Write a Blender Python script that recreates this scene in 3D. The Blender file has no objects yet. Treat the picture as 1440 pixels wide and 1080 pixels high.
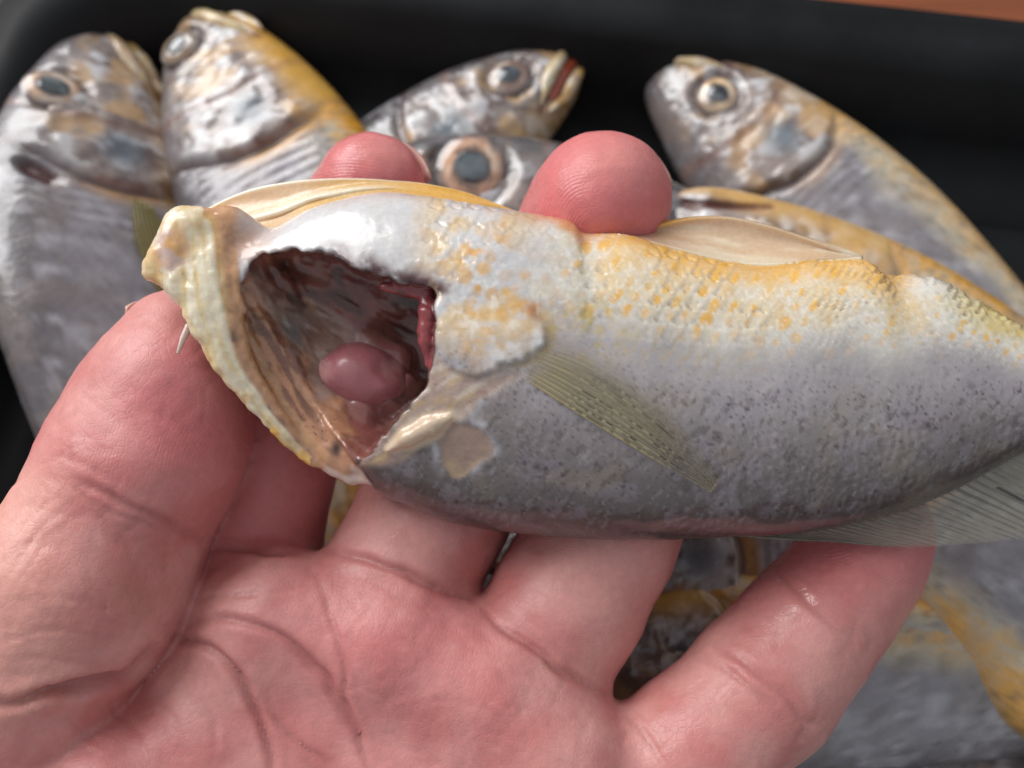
import bpy, math, random
import numpy as np
from mathutils import Matrix, Vector

# ------------------------------------------------------------------ camera, light, exposure
scene = bpy.context.scene
FPX = 1247.0                       # focal length in pixels of the 1440 px wide frame
PITCH = math.radians(68)           # looking steeply down on the tray
CAM_H = 0.1715                     # metres above the tray floor
fwd = np.array([0, math.cos(PITCH), -math.sin(PITCH)])
upv = np.array([0, math.sin(PITCH), math.cos(PITCH)])
rgt = np.array([1.0, 0, 0])
CAM = np.array([0, 0, CAM_H])

cd = bpy.data.cameras.new('camera')
cam = bpy.data.objects.new('camera', cd)
scene.collection.objects.link(cam)
cam.location = CAM
cam.rotation_euler = (math.pi / 2 - PITCH, 0, 0)
cd.sensor_width = 36.0
cd.lens = 36.0 * FPX / 1440.0
cd.clip_start = 0.005
cd.clip_end = 50
cd.dof.use_dof = True
cd.dof.focus_distance = 0.110
cd.dof.aperture_fstop = 16.5
scene.camera = cam

world = bpy.data.worlds.new('World')
scene.world = world
world.use_nodes = True
bg = world.node_tree.nodes['Background']
bg.inputs[0].default_value = (0.90, 0.95, 1.0, 1)
bg.inputs[1].default_value = 0.48

def area_light(name, loc, target, size, size_y, energy, col):
    l = bpy.data.lights.new(name, 'AREA')
    l.shape = 'RECTANGLE'; l.size = size; l.size_y = size_y
    l.energy = energy; l.color = col
    o = bpy.data.objects.new(name, l)
    scene.collection.objects.link(o)
    o.location = loc
    o.rotation_euler = (Vector(target) - Vector(loc)).to_track_quat('-Z', 'Y').to_euler()
    return o
# daylight through a window beyond the tray, a little to the left
area_light('window_light', (-0.78, 0.74, 0.80), (0, 0.05, 0.04), 1.1, 0.9, 21.5, (1.0, 0.99, 0.975))

vs = scene.view_settings
vs.view_transform = 'Standard'
vs.look = 'None'
vs.exposure = 0.0
vs.gamma = 1.0
vs.use_curve_mapping = False
scene.render.engine = 'CYCLES'
scene.cycles.use_denoising = True
scene.cycles.max_bounces = 8
scene.cycles.transparent_max_bounces = 12

# ------------------------------------------------------------------ helpers
def to_world(P):
    """camera-space millimetres (right, up, depth) -> world metres"""
    P = np.asarray(P, float)
    return CAM + 0.001 * (P[..., 0:1] * rgt + P[..., 1:2] * upv + P[..., 2:3] * fwd)

def P(px, py, d):
    """pixel of the 1440x1080 frame at depth d (mm) -> camera-space mm"""
    px, py, d = np.broadcast_arrays(np.asarray(px, float), np.asarray(py, float), np.asarray(d, float))
    return np.stack([(px - 720) * d / FPX, (540 - py) * d / FPX, d], -1)

def pix(V):
    return 720 + FPX * V[:, 0] / V[:, 2], 540 - FPX * V[:, 1] / V[:, 2]

def on_plane(px, py, z):
    """where the line of sight of a pixel meets the level z (metres): world point"""
    v = ((px - 720) / FPX) * rgt + ((540 - py) / FPX) * upv + fwd
    t = (z - CAM_H) / v[2]
    return CAM + t * v

def lin(r, g, b):
    c = np.array([r, g, b], float) / 255.0
    return np.where(c <= 0.04045, c / 12.92, ((c + 0.055) / 1.055) ** 2.4)

def hash3(i, j, k, seed):
    i = i.astype(np.uint32); j = j.astype(np.uint32); k = k.astype(np.uint32)
    h = i * np.uint32(374761393) + j * np.uint32(668265263) + k * np.uint32(2147483647) + np.uint32((seed * 1274126177) & 0xffffffff)
    h = (h ^ (h >> np.uint32(13))) * np.uint32(1274126177)
    h = (h ^ (h >> np.uint32(16))) * np.uint32(2246822519)
    h = h ^ (h >> np.uint32(15))
    return (h & np.uint32(0xffffff)).astype(np.float64) / float(0xffffff)

def vnoise(V, size, seed=0):
    """smooth value noise 0..1, feature size in the units of V"""
    Q = np.asarray(V, float) / np.asarray(size, float) + 1000.37
    I = np.floor(Q); f = Q - I; I = I.astype(np.int64)
    f = f * f * f * (f * (f * 6 - 15) + 10)
    out = 0
    for a in (0, 1):
        wa = f[:, 0] if a else 1 - f[:, 0]
        for b in (0, 1):
            wb = f[:, 1] if b else 1 - f[:, 1]
            for c in (0, 1):
                wc = f[:, 2] if c else 1 - f[:, 2]
                out = out + wa * wb * wc * hash3(I[:, 0] + a, I[:, 1] + b, I[:, 2] + c, seed)
    return out

def fbm(V, size, seed=0, octs=4, gain=0.5):
    s = 0; a = 1; t = 0
    for o in range(octs):
        s = s + a * vnoise(V, np.asarray(size, float) / 2 ** o, seed + 17 * o)
        t += a; a *= gain
    return s / t

def speck(V, cell, rad, seed, prob=1.0):
    """small round spots scattered one per cell: 1 inside, 0 outside"""
    Q = np.asarray(V, float) / cell
    I = np.floor(Q).astype(np.int64)
    best = np.full(len(Q), 9.0)
    for a in (-1, 0, 1):
        for b in (-1, 0, 1):
            J = I[:, :2] + (a, b); z = J[:, 0] * 0
            cx = J[:, 0] + 0.15 + 0.7 * hash3(J[:, 0] + 5000, J[:, 1] + 5000, z, seed)
            cy = J[:, 1] + 0.15 + 0.7 * hash3(J[:, 0] + 5000, J[:, 1] + 5000, z, seed + 1)
            r = 0.5 + 0.9 * hash3(J[:, 0] + 5000, J[:, 1] + 5000, z, seed + 2)
            on = hash3(J[:, 0] + 5000, J[:, 1] + 5000, z, seed + 3) < prob
            dd = np.hypot(Q[:, 0] - cx, Q[:, 1] - cy) / r
            best = np.minimum(best, np.where(on, dd, 9.0))
    return sstep(rad * 1.3, rad * 0.6, best)

def ovals(px, py, cw, ch, rx, ry, seed, prob, tilt=0.0):
    """upright oval spots on a loose staggered lattice: strength and a random number per spot"""
    b = py / ch; best = np.full(len(px), 9.0); rnd = np.zeros(len(px))
    for db in (-1, 0, 1):
        row = np.floor(b).astype(np.int64) + db
        a = px / cw - 0.5 * np.mod(row, 2)
        for da in (-1, 0, 1):
            col = np.floor(a).astype(np.int64) + da; z = row * 0
            h1 = hash3(col + 5000, row + 5000, z, seed); h2 = hash3(col + 5000, row + 5000, z, seed + 1); h3 = hash3(col + 5000, row + 5000, z, seed + 2)
            dx = (a - col - 0.5 + (h1 - 0.5) * 0.35) * cw; dy = (b - row - 0.5 + (h2 - 0.5) * 0.35) * ch
            s = 0.65 + 0.6 * h3
            d = np.hypot((dx + tilt * dy) / (rx * s), dy / (ry * s))
            d = np.where(hash3(col + 5000, row + 5000, z, seed + 3) < prob, d, 9.0)
            m = d < best
            best = np.where(m, d, best); rnd = np.where(m, h1, rnd)
    return sstep(1.2, 0.6, best), rnd

def sstep(a, b, x):
    t = np.clip((np.asarray(x, float) - a) / (b - a), 0, 1)
    return t * t * (3 - 2 * t)

def mix(c, col, m):
    m = np.clip(m, 0, 1)
    return c * (1 - m[:, None]) + np.asarray(col) * m[:, None]

def crom(pts, n=12):
    """Catmull-Rom through the points"""
    p = np.asarray(pts, float)
    q = np.vstack([2 * p[0] - p[1], p, 2 * p[-1] - p[-2]])
    out = []
    for i in range(1, len(q) - 2):
        for t in np.linspace(0, 1, n, endpoint=False):
            a, b, c, d = q[i - 1], q[i], q[i + 1], q[i + 2]
            out.append(0.5 * ((2 * b) + (c - a) * t + (2 * a - 5 * b + 4 * c - d) * t * t + (3 * b - a - 3 * c + d) * t ** 3))
    out.append(p[-1])
    return np.array(out)

def dpoly(x, y, pts):
    """distance to a polyline, and parameter 0..1 along it"""
    pts = np.asarray(pts, float)
    seg = np.diff(pts[:, :2], axis=0)
    L = np.hypot(seg[:, 0], seg[:, 1]); cum = np.concatenate([[0], np.cumsum(L)])
    best = np.full(np.shape(x), 1e9); par = np.zeros(np.shape(x))
    for i in range(len(seg)):
        dx = x - pts[i, 0]; dy = y - pts[i, 1]
        t = np.clip((dx * seg[i, 0] + dy * seg[i, 1]) / max(L[i] ** 2, 1e-9), 0, 1)
        d = np.hypot(dx - t * seg[i, 0], dy - t * seg[i, 1])
        m = d < best
        best = np.where(m, d, best); par = np.where(m, (cum[i] + t * L[i]) / cum[-1], par)
    return best, par

def spoly(x, y, pts):
    """signed distance to a closed polygon, negative inside"""
    pts = np.asarray(pts, float)
    d, _ = dpoly(x, y, np.vstack([pts, pts[:1]]))
    ins = np.zeros(np.shape(x), bool)
    n = len(pts)
    for i in range(n):
        x1, y1 = pts[i, :2]; x2, y2 = pts[(i + 1) % n, :2]
        if y1 == y2: continue
        c = (y1 > y) != (y2 > y)
        ins ^= c & (x < (x2 - x1) * (y - y1) / (y2 - y1) + x1)
    return np.where(ins, -d, d)

def smin(a, b, k):
    h = np.maximum(k - np.abs(a - b), 0) / k
    return np.minimum(a, b) - h * h * k * 0.25
def smax(a, b, k):
    return -smin(-a, -b, k)

class Grid:
    def __init__(s, lo, hi, h):
        s.lo = np.array(lo, float); s.h = h
        s.n = np.ceil((np.array(hi) - s.lo) / h).astype(int) + 1
        s.ax = [(s.lo[i] + h * np.arange(s.n[i])).astype(np.float32) for i in range(3)]
    def full(s, v=1e3):
        return np.full(s.n, v, np.float32)
    def box(s, lo, hi):
        a = [max(0, int((lo[i] - s.lo[i]) / s.h)) for i in range(3)]
        b = [min(s.n[i], int((hi[i] - s.lo[i]) / s.h) + 2) for i in range(3)]
        sl = tuple(slice(a[i], max(a[i], b[i])) for i in range(3))
        X, Y, Z = np.meshgrid(*[s.ax[i][sl[i]] for i in range(3)], indexing='ij')
        return sl, X, Y, Z
    def cone(s, F, a, b, ra, rb, k=0.0, sub=False, flat=None):
        """round cone from a to b merged into F (flat = squash factor along depth)"""
        m = 7 + max(ra, rb) * (flat or 1 if (flat or 1) > 1 else 1)
        lo = np.minimum(a, b) - m; hi = np.maximum(a, b) + m
        sl, X, Y, Z = s.box(lo, hi)
        if X.size == 0: return
        zs = 1.0 / flat if flat else 1.0
        ax, ay, az = a; bx, by, bz = b
        vx, vy, vz = bx - ax, by - ay, (bz - az) * zs
        L2 = vx * vx + vy * vy + vz * vz + 1e-9
        X = X - ax; Y = Y - ay; Z = (Z - az) * zs
        t = np.clip((X * vx + Y * vy + Z * vz) / L2, 0, 1)
        d = np.sqrt((X - t * vx) ** 2 + (Y - t * vy) ** 2 + (Z - t * vz) ** 2) - (ra + (rb - ra) * t)
        if flat and flat < 1: d = d * flat
        G = F[sl]
        if sub: F[sl] = smax(G, -d, k) if k else np.maximum(G, -d)
        else: F[sl] = smin(G, d, k) if k else np.minimum(G, d)
    def chain(s, F, pts, k=0.0, sub=False, flat=None):
        for (a, b) in zip(pts[:-1], pts[1:]):
            s.cone(F, np.array(a[:3]), np.array(b[:3]), a[3], b[3], k, sub, flat)
    def mesh(s, F):
        """surface nets"""
        ins = F < 0
        n = np.array(F.shape)
        cs = n - 1
        cnt = np.zeros(cs, np.uint8); acc = np.zeros(tuple(cs) + (3,), np.float32)
        rng = lambda o, ax: slice(o, n[ax] - 1 + o)
        for ax in range(3):
            o1, o2 = [q for q in range(3) if q != ax]
            for u in (0, 1):
                for v in (0, 1):
                    off = [0, 0, 0]; off[o1] = u; off[o2] = v
                    A = tuple(rng(off[q], q) for q in range(3))
                    off2 = list(off); off2[ax] = 1
                    B = tuple(rng(off2[q], q) for q in range(3))
                    cr = ins[A] != ins[B]
                    idx = np.nonzero(cr)
                    fa = F[A][idx]; fb = F[B][idx]
                    t = fa / (fa - fb)
                    cnt[idx] += 1
                    acc[idx + (np.full(len(t), ax),)] += t
                    if u: acc[idx + (np.full(len(t), o1),)] += 1
                    if v: acc[idx + (np.full(len(t), o2),)] += 1
        act = np.nonzero(cnt)
        vid = np.full(cs, -1, np.int64); vid[act] = np.arange(len(act[0]))
        V = np.stack(act, -1) + acc[act] / cnt[act][:, None]
        V = s.lo + V * s.h
        faces = []
        for ax in range(3):
            o1, o2 = (ax + 1) % 3, (ax + 2) % 3
            sa = [slice(1, n[q] - 1) for q in range(3)]; sa[ax] = slice(0, n[ax] - 1)
            sb = [slice(1, n[q] - 1) for q in range(3)]; sb[ax] = slice(1, n[ax])
            a = ins[tuple(sa)]; b = ins[tuple(sb)]
            for flip, m in ((False, a & ~b), (True, ~a & b)):
                I = np.stack(np.nonzero(m), -1)
                if not len(I): continue
                for q in range(3):
                    if q != ax: I[:, q] += 1
                def c(du, dv):
                    J = I.copy(); J[:, o1] += du; J[:, o2] += dv
                    return vid[J[:, 0], J[:, 1], J[:, 2]]
                quad = np.stack([c(-1, -1), c(0, -1), c(0, 0), c(-1, 0)], -1)
                if flip: quad = quad[:, ::-1]
                faces.append(quad)
        Fq = np.concatenate(faces)
        return V, Fq

def vnormals(V, Fq):
    a, b, c, d = (V[Fq[:, i]] for i in range(4))
    fn = np.cross(c - a, d - b)
    N = np.zeros_like(V)
    for i in range(4):
        np.add.at(N, Fq[:, i], fn)
    return N / (np.linalg.norm(N, axis=1, keepdims=True) + 1e-12)

def relax(V, Fq, it=2, f=0.5):
    deg = np.zeros(len(V))
    E = np.concatenate([Fq[:, [0, 1]], Fq[:, [1, 2]], Fq[:, [2, 3]], Fq[:, [3, 0]]])
    np.add.at(deg, E[:, 0], 1); np.add.at(deg, E[:, 1], 1)
    for _ in range(it):
        S = np.zeros_like(V)
        for k in range(V.shape[1]):
            S[:, k] = np.bincount(E[:, 0], V[E[:, 1], k], len(V)) + np.bincount(E[:, 1], V[E[:, 0], k], len(V))
        V = V * (1 - f) + f * S / deg[:, None]
    return V

def make_obj(name, V, faces, mat, parent=None, attrs=None, camspace=True, origin=None, smooth=True):
    """one mesh object; V in camera-space mm (or world metres); origin = world point of the parent"""
    W = to_world(V) if camspace else np.asarray(V, float)
    if origin is not None: W = W - np.asarray(origin)
    me = bpy.data.meshes.new(name)
    faces = np.asarray(faces)
    me.vertices.add(len(W)); me.vertices.foreach_set('co', W.astype(np.float32).ravel())
    nv = faces.shape[1]
    me.loops.add(faces.size); me.loops.foreach_set('vertex_index', faces.astype(np.int32).ravel())
    me.polygons.add(len(faces))
    me.polygons.foreach_set('loop_start', np.arange(0, faces.size, nv, dtype=np.int32))
    me.polygons.foreach_set('loop_total', np.full(len(faces), nv, np.int32))
    me.polygons.foreach_set('use_smooth', np.full(len(faces), smooth))
    me.update(calc_edges=True)
    me.validate()
    for k, a in (attrs or {}).items():
        a = np.asarray(a, np.float32)
        if a.ndim == 2:
            at = me.attributes.new(k, 'FLOAT_COLOR', 'POINT')
            at.data.foreach_set('color', np.concatenate([a, np.ones((len(a), 1), np.float32)], 1).ravel())
        else:
            at = me.attributes.new(k, 'FLOAT', 'POINT')
            at.data.foreach_set('value', a)
    me.materials.append(mat)
    o = bpy.data.objects.new(name, me)
    scene.collection.objects.link(o)
    if parent is not None: o.parent = parent
    return o

def thing(name, label, cat, loc, group=None):
    o = bpy.data.objects.new(name, None)
    o.empty_display_size = 0.01
    scene.collection.objects.link(o)
    o.location = loc
    o['label'] = label; o['category'] = cat
    if group: o['group'] = group
    return o

def grid_faces(nu, nv, wrap=False):
    i = np.arange(nu - 1)[:, None]; j = np.arange(nv if wrap else nv - 1)[None, :]
    a = i * nv + j; b = i * nv + (j + 1) % nv
    return np.stack([a, b, b + nv, a + nv], -1).reshape(-1, 4)

def sheet(name, G, mat, parent, origin, thick, attrs=None, camspace=True):
    """grid of points (nu,nv,3) turned into a thin closed slab"""
    nu, nv = G.shape[:2]
    V = G.reshape(-1, 3); Fq = grid_faces(nu, nv)
    N = vnormals(V, Fq)
    th = np.asarray(thick, float)
    th = th.reshape(-1, 1) if th.ndim else th
    V2 = np.concatenate([V + N * th * 0.5, V - N * th * 0.5])
    m = len(V)
    rim = np.concatenate([np.arange(nv), nv * np.arange(1, nu) + nv - 1, (nu - 1) * nv + np.arange(nv - 2, -1, -1), nv * np.arange(nu - 2, 0, -1)])
    r2 = np.roll(rim, -1)
    F2 = np.concatenate([Fq, Fq[:, ::-1] + m, np.stack([r2, rim, rim + m, r2 + m], -1)])
    at = {k: np.concatenate([np.asarray(a), np.asarray(a)]) for k, a in (attrs or {}).items()}
    return make_obj(name, V2, F2, mat, parent, at, camspace, origin)

def tube(pts, radii, n=10):
    """closed tapered tube through points"""
    pts = np.asarray(pts, float); T = np.gradient(pts, axis=0)
    T /= np.linalg.norm(T, axis=1, keepdims=True) + 1e-12
    ref = np.array([0.31, 0.2, 0.93])
    A = np.cross(T, ref); A /= np.linalg.norm(A, axis=1, keepdims=True)
    B = np.cross(T, A)
    th = np.linspace(0, 2 * np.pi, n, endpoint=False)
    r = np.asarray(radii, float)[:, None, None]
    R = pts[:, None] + r * (A[:, None] * np.cos(th)[None, :, None] + B[:, None] * np.sin(th)[None, :, None])
    return R.reshape(-1, 3), grid_faces(len(pts), n, True)

# ------------------------------------------------------------------ materials
class Mat:
    def __init__(s, name):
        s.m = bpy.data.materials.new(name); s.m.use_nodes = True
        s.nt = s.m.node_tree; s.b = s.nt.nodes['Principled BSDF']
        s.out = s.nt.nodes['Material Output']
    def n(s, t, **kw):
        x = s.nt.nodes.new(t)
        for k, v in kw.items(): setattr(x, k, v)
        return x
    def l(s, a, b): s.nt.links.new(a, b)
    def set(s, **kw):
        for k, v in kw.items():
            s.b.inputs[k.replace('_', ' ')].default_value = v
        return s
    def attr(s, name):
        return s.n('ShaderNodeAttribute', attribute_name=name)
    def noise(s, scale, detail=4, rough=0.5, coord='Object'):
        tc = s.n('ShaderNodeTexCoord'); t = s.n('ShaderNodeTexNoise')
        t.inputs['Scale'].default_value = scale; t.inputs['Detail'].default_value = detail
        t.inputs['Roughness'].default_value = rough
        s.l(tc.outputs[coord], t.inputs['Vector']); return t
    def ramp(s, src, a, b, lo, hi):
        r = s.n('ShaderNodeMapRange'); r.inputs[1].default_value = a; r.inputs[2].default_value = b
        r.inputs[3].default_value = lo; r.inputs[4].default_value = hi
        s.l(src, r.inputs[0]); return r.outputs[0]
    def math(s, op, a, b=None):
        x = s.n('ShaderNodeMath', operation=op)
        for i, v in enumerate((a, b)):
            if v is None: continue
            if isinstance(v, (int, float)): x.inputs[i].default_value = v
            else: s.l(v, x.inputs[i])
        return x.outputs[0]
    def bump(s, h, dist, strength=1.0, prev=None):
        b = s.n('ShaderNodeBump'); b.inputs['Distance'].default_value = dist; b.inputs['Strength'].default_value = strength
        s.l(h, b.inputs['Height'])
        if prev is not None: s.l(prev, b.inputs['Normal'])
        return b.outputs['Normal']

def mixmul(M, src, fac_out, lo, hi):
    """multiply a colour by a grey factor running lo..hi"""
    g = M.ramp(fac_out, 0.3, 0.7, lo, hi)
    x = M.n('ShaderNodeMix', data_type='RGBA', blend_type='MULTIPLY')
    x.inputs[0].default_value = 1.0
    M.l(src, x.inputs[6])
    c = M.n('ShaderNodeCombineColor')
    for i in range(3): M.l(g, c.inputs[i])
    M.l(c.outputs[0], x.inputs[7])
    return x.outputs[2]

# skin of the hand: painted flush of the skin, ridges of the finger pads, fine criss-cross lines
M = Mat('skin')
a = M.attr('Col'); n1 = M.noise(900, 4, 0.6)
M.l(mixmul(M, a.outputs['Color'], n1.outputs['Fac'], 0.93, 1.05), M.b.inputs['Base Color'])
M.set(Subsurface_Weight=0.28, Subsurface_Radius=(1.0, 0.36, 0.24), Subsurface_Scale=0.0020, Specular_IOR_Level=0.42)
wet = M.attr('Wet'); n2 = M.noise(260, 3)
ro = M.math('ADD', M.math('MULTIPLY', wet.outputs['Fac'], -0.34), M.ramp(n2.outputs['Fac'], 0.3, 0.7, 0.40, 0.54))
M.l(ro, M.b.inputs['Roughness'])
ph = M.attr('Ridge'); amp = M.attr('RidgeAmp')
rid = M.math('MULTIPLY', M.math('SINE', ph.outputs['Fac']), amp.outputs['Fac'])
tc = M.n('ShaderNodeTexCoord')
vo = M.n('ShaderNodeTexVoronoi', feature='DISTANCE_TO_EDGE'); vo.inputs['Scale'].default_value = 1100
M.l(tc.outputs['Object'], vo.inputs['Vector'])
cell = M.ramp(vo.outputs['Distance'], 0.0, 0.12, 0.0, 1.0)
b1 = M.bump(cell, 0.000035, 0.5)
b2 = M.bump(n2.outputs['Fac'], 0.00025, 0.5, b1)
b3 = M.bump(rid, 0.00004, 0.8, b2)
M.l(b3, M.b.inputs['Normal'])
SKIN = M.m

M = Mat('nail')
M.set(Base_Color=(*lin(214, 170, 158), 1), Roughness=0.3, Subsurface_Weight=0.2, Subsurface_Scale=0.001)
nn = M.noise(500, 3); M.l(M.bump(nn.outputs['Fac'], 0.0001, 0.4), M.b.inputs['Normal'])
NAIL = M.m

def flesh_mat(name, rough=(0.22, 0.42), sss=0.15, sss_scale=0.0015, coat=0.35, bump=0.00012, nscale=1500, spec=0.5, sub=False):
    M = Mat(name)
    a = M.attr('Col'); n1 = M.noise(nscale, 5, 0.6)
    M.l(mixmul(M, a.outputs['Color'], n1.outputs['Fac'], 0.92, 1.06), M.b.inputs['Base Color'])
    n2 = M.noise(420, 3)
    if sub:
        M.l(M.attr('Sub').outputs['Fac'], M.b.inputs['Subsurface Weight'])
    M.l(M.ramp(n2.outputs['Fac'], 0.35, 0.65, *rough), M.b.inputs['Roughness'])
    M.set(Subsurface_Weight=sss, Subsurface_Radius=(1.0, 0.6, 0.4), Subsurface_Scale=sss_scale, Coat_Weight=coat,
          Coat_Roughness=0.12, Specular_IOR_Level=spec)
    nb = M.bump(n1.outputs['Fac'], bump, 0.6, M.bump(n2.outputs['Fac'], bump * 0.8, 0.6))
    M.l(nb, M.b.inputs['Normal'])
    cb = M.bump(n2.outputs['Fac'], bump * 1.2, 0.6)
    M.l(cb, M.b.inputs['Coat Normal'])
    return M.m
FISHSKIN = flesh_mat('wet_fish_skin', (0.20, 0.38), 0.10, 0.0016, 0.5, 0.00007, 1500, 0.5, True)
FLESH = flesh_mat('raw_flesh', (0.16, 0.36), 0.30, 0.0022, 0.5)
BGFISH = flesh_mat('tray_fish_skin', (0.18, 0.40), 0.0, 0.0012, 0.6, 0.0002, 700)
ORGAN = flesh_mat('organ', (0.24, 0.38), 0.3, 0.0020, 0.3, 0.00012, 700, 0.4)

def fin_mat(name, alpha_lo=0.55):
    M = Mat(name)
    a = M.attr('Col'); al = M.attr('Dense')
    M.l(a.outputs['Color'], M.b.inputs['Base Color'])
    M.set(Roughness=0.3, Coat_Weight=0.3, Coat_Roughness=0.15)
    n2 = M.noise(900, 3)
    M.l(M.bump(n2.outputs['Fac'], 0.0001, 0.5), M.b.inputs['Normal'])
    M.l(al.outputs['Fac'], M.b.inputs['Alpha'])
    return M.m
FIN = fin_mat('fin_membrane')

M = Mat('eye')
a = M.attr('Col'); M.l(a.outputs['Color'], M.b.inputs['Base Color'])
M.set(Roughness=0.12, Coat_Weight=0.6, Coat_Roughness=0.08, Specular_IOR_Level=0.6)
n2 = M.noise(500, 3); M.l(M.bump(n2.outputs['Fac'], 0.0002, 0.5), M.b.inputs['Normal'])
EYE = M.m

M = Mat('black_enamel')
n1 = M.noise(45, 5, 0.6); n2 = M.noise(1400, 4)
cr = M.n('ShaderNodeValToRGB'); cr.color_ramp.elements[0].position = 0.35; cr.color_ramp.elements[1].position = 0.75
cr.color_ramp.elements[0].color = (0.006, 0.0062, 0.0072, 1); cr.color_ramp.elements[1].color = (0.013, 0.0138, 0.016, 1)
M.l(n1.outputs['Fac'], cr.inputs[0]); M.l(cr.outputs[0], M.b.inputs['Base Color'])
M.l(M.ramp(n1.outputs['Fac'], 0.3, 0.7, 0.42, 0.6), M.b.inputs['Roughness'])
M.set(Specular_IOR_Level=0.2)
M.l(M.bump(n2.outputs['Fac'], 0.00006, 0.6), M.b.inputs['Normal'])
ENAMEL = M.m

M = Mat('varnished_wood')
tc = M.n('ShaderNodeTexCoord'); mp = M.n('ShaderNodeMapping'); mp.inputs['Scale'].default_value = (6, 90, 90)
M.l(tc.outputs['Object'], mp.inputs['Vector'])
nz = M.n('ShaderNodeTexNoise'); nz.inputs['Scale'].default_value = 1.0; nz.inputs['Detail'].default_value = 8; nz.inputs['Distortion'].default_value = 0.6
M.l(mp.outputs[0], nz.inputs['Vector'])
cr = M.n('ShaderNodeValToRGB'); cr.color_ramp.elements[0].position = 0.32; cr.color_ramp.elements[1].position = 0.7
cr.color_ramp.elements[0].color = (*lin(96, 46, 20), 1); cr.color_ramp.elements[1].color = (*lin(158, 84, 42), 1)
M.l(nz.outputs['Fac'], cr.inputs[0]); M.l(cr.outputs[0], M.b.inputs['Base Color'])
M.set(Roughness=0.35)
M.l(M.bump(nz.outputs['Fac'], 0.0004, 0.3), M.b.inputs['Normal'])
WOOD = M.m

# ------------------------------------------------------------------ table and tray
RIM_Z = 0.026
ra = on_plane(900, 32, RIM_Z); rb = on_plane(1440, 92, RIM_Z)        # inner edge of the far rim
ex = (rb - ra)[:2]; ex /= np.linalg.norm(ex)
ey = np.array([-ex[1], ex[0]])
far0 = ra[:2]
cl = on_plane(28, 70, RIM_Z)[:2]                                     # a point of the left rim
left_s = (cl - far0) @ ex
def tray_pt(u, v):
    """u along the far rim from the left rim, v from the far rim towards the viewer"""
    return far0 + ex * (left_s + u) - ey * v
TW, TD = 0.42, 0.30

def unit(v): v = np.asarray(v, float); return v / np.linalg.norm(v)
o = bpy.data.objects.new('table', bpy.data.meshes.new('table'))
c = tray_pt(TW / 2, TD / 2)
me = o.data
hw = 0.9
vv = []; 
for z in (-0.045, -0.006):
    for sx, sy in ((-1, -1), (1, -1), (1, 1), (-1, 1)):
        q = c + ex * sx * hw + ey * sy * hw * 0.7
        vv.append((q[0], q[1], z))
me.from_pydata(vv, [], [(3, 2, 1, 0), (4, 5, 6, 7), (0, 1, 5, 4), (1, 2, 6, 5), (2, 3, 7, 6), (3, 0, 4, 7)])
me.materials.append(WOOD); scene.collection.objects.link(o)
o['kind'] = 'structure'
o['label'] = 'reddish brown varnished wooden table top under the black tray'

# tray: rounded-rectangle rings lofted from the outer lip down to the floor
def rrect(inset, rad, n=14):
    x0, x1, y0, y1 = inset, TW - inset, inset, TD - inset
    rad = max(rad, 0.002); out = []
    for cx, cy, a0 in ((x0 + rad, y0 + rad, math.pi), (x1 - rad, y0 + rad, 1.5 * math.pi), (x1 - rad, y1 - rad, 0), (x0 + rad, y1 - rad, 0.5 * math.pi)):
        for t in np.linspace(0, math.pi / 2, n):
            out.append((cx + rad * math.cos(a0 + t), cy + rad * math.sin(a0 + t)))
    return np.array(out)
prof = [(-0.0110, 0.022, 0.034), (-0.0118, 0.0255, 0.034), (-0.0108, 0.0272, 0.034), (-0.009, 0.0265, 0.032), (-0.004, 0.0262, 0.026), (0.0, 0.0255, 0.024), (0.0025, 0.0225, 0.023),
        (0.007, 0.010, 0.021), (0.0095, 0.0035, 0.020), (0.014, 0.0010, 0.018), (0.022, 0.0, 0.015)]
rings = []
for inset, z, rad in prof:
    r = rrect(inset, rad)
    w = np.array([tray_pt(u, v) for u, v in r])
    rings.append(np.column_stack([w, np.full(len(w), z)]))
back = [r - np.array([0, 0, 0.0016]) for r in rings[::-1]]
R = np.array(rings + back)
nr, nc = R.shape[:2]
V = R.reshape(-1, 3); Fq = grid_faces(nr, nc, True)[:, ::-1]
tray = thing('baking_tray', 'black enamel baking tray with raised rim holding the raw fish', 'tray', (*c, 0))
make_obj('tray_rim', V, Fq, ENAMEL, tray, None, False, (*c, 0))
# floor with shallow pressed ribs running along the tray
nu, nv_ = 60, 220
U = np.linspace(0.0222, TW - 0.0222, nu); Vv = np.linspace(0.0222, TD - 0.0222, nv_)
G = np.zeros((nu, nv_, 3))
for i, u in enumerate(U):
    q = far0[None] + ex[None] * (left_s + u) - ey[None] * Vv[:, None]
    G[i, :, :2] = q
rib = np.clip(np.sin(Vv / 0.024 * 2 * np.pi) * 2.2, -1, 1)
edge = sstep(0.022, 0.036, U) * sstep(TW - 0.022, TW - 0.036, U)
G[:, :, 2] = 0.0002 + 0.0011 * (rib * 0.5 + 0.5)[None, :] * edge[:, None]
make_obj('tray_floor', G.reshape(-1, 3), grid_faces(nu, nv_)[:, ::-1], ENAMEL, tray, None, False, (*c, 0))

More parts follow.
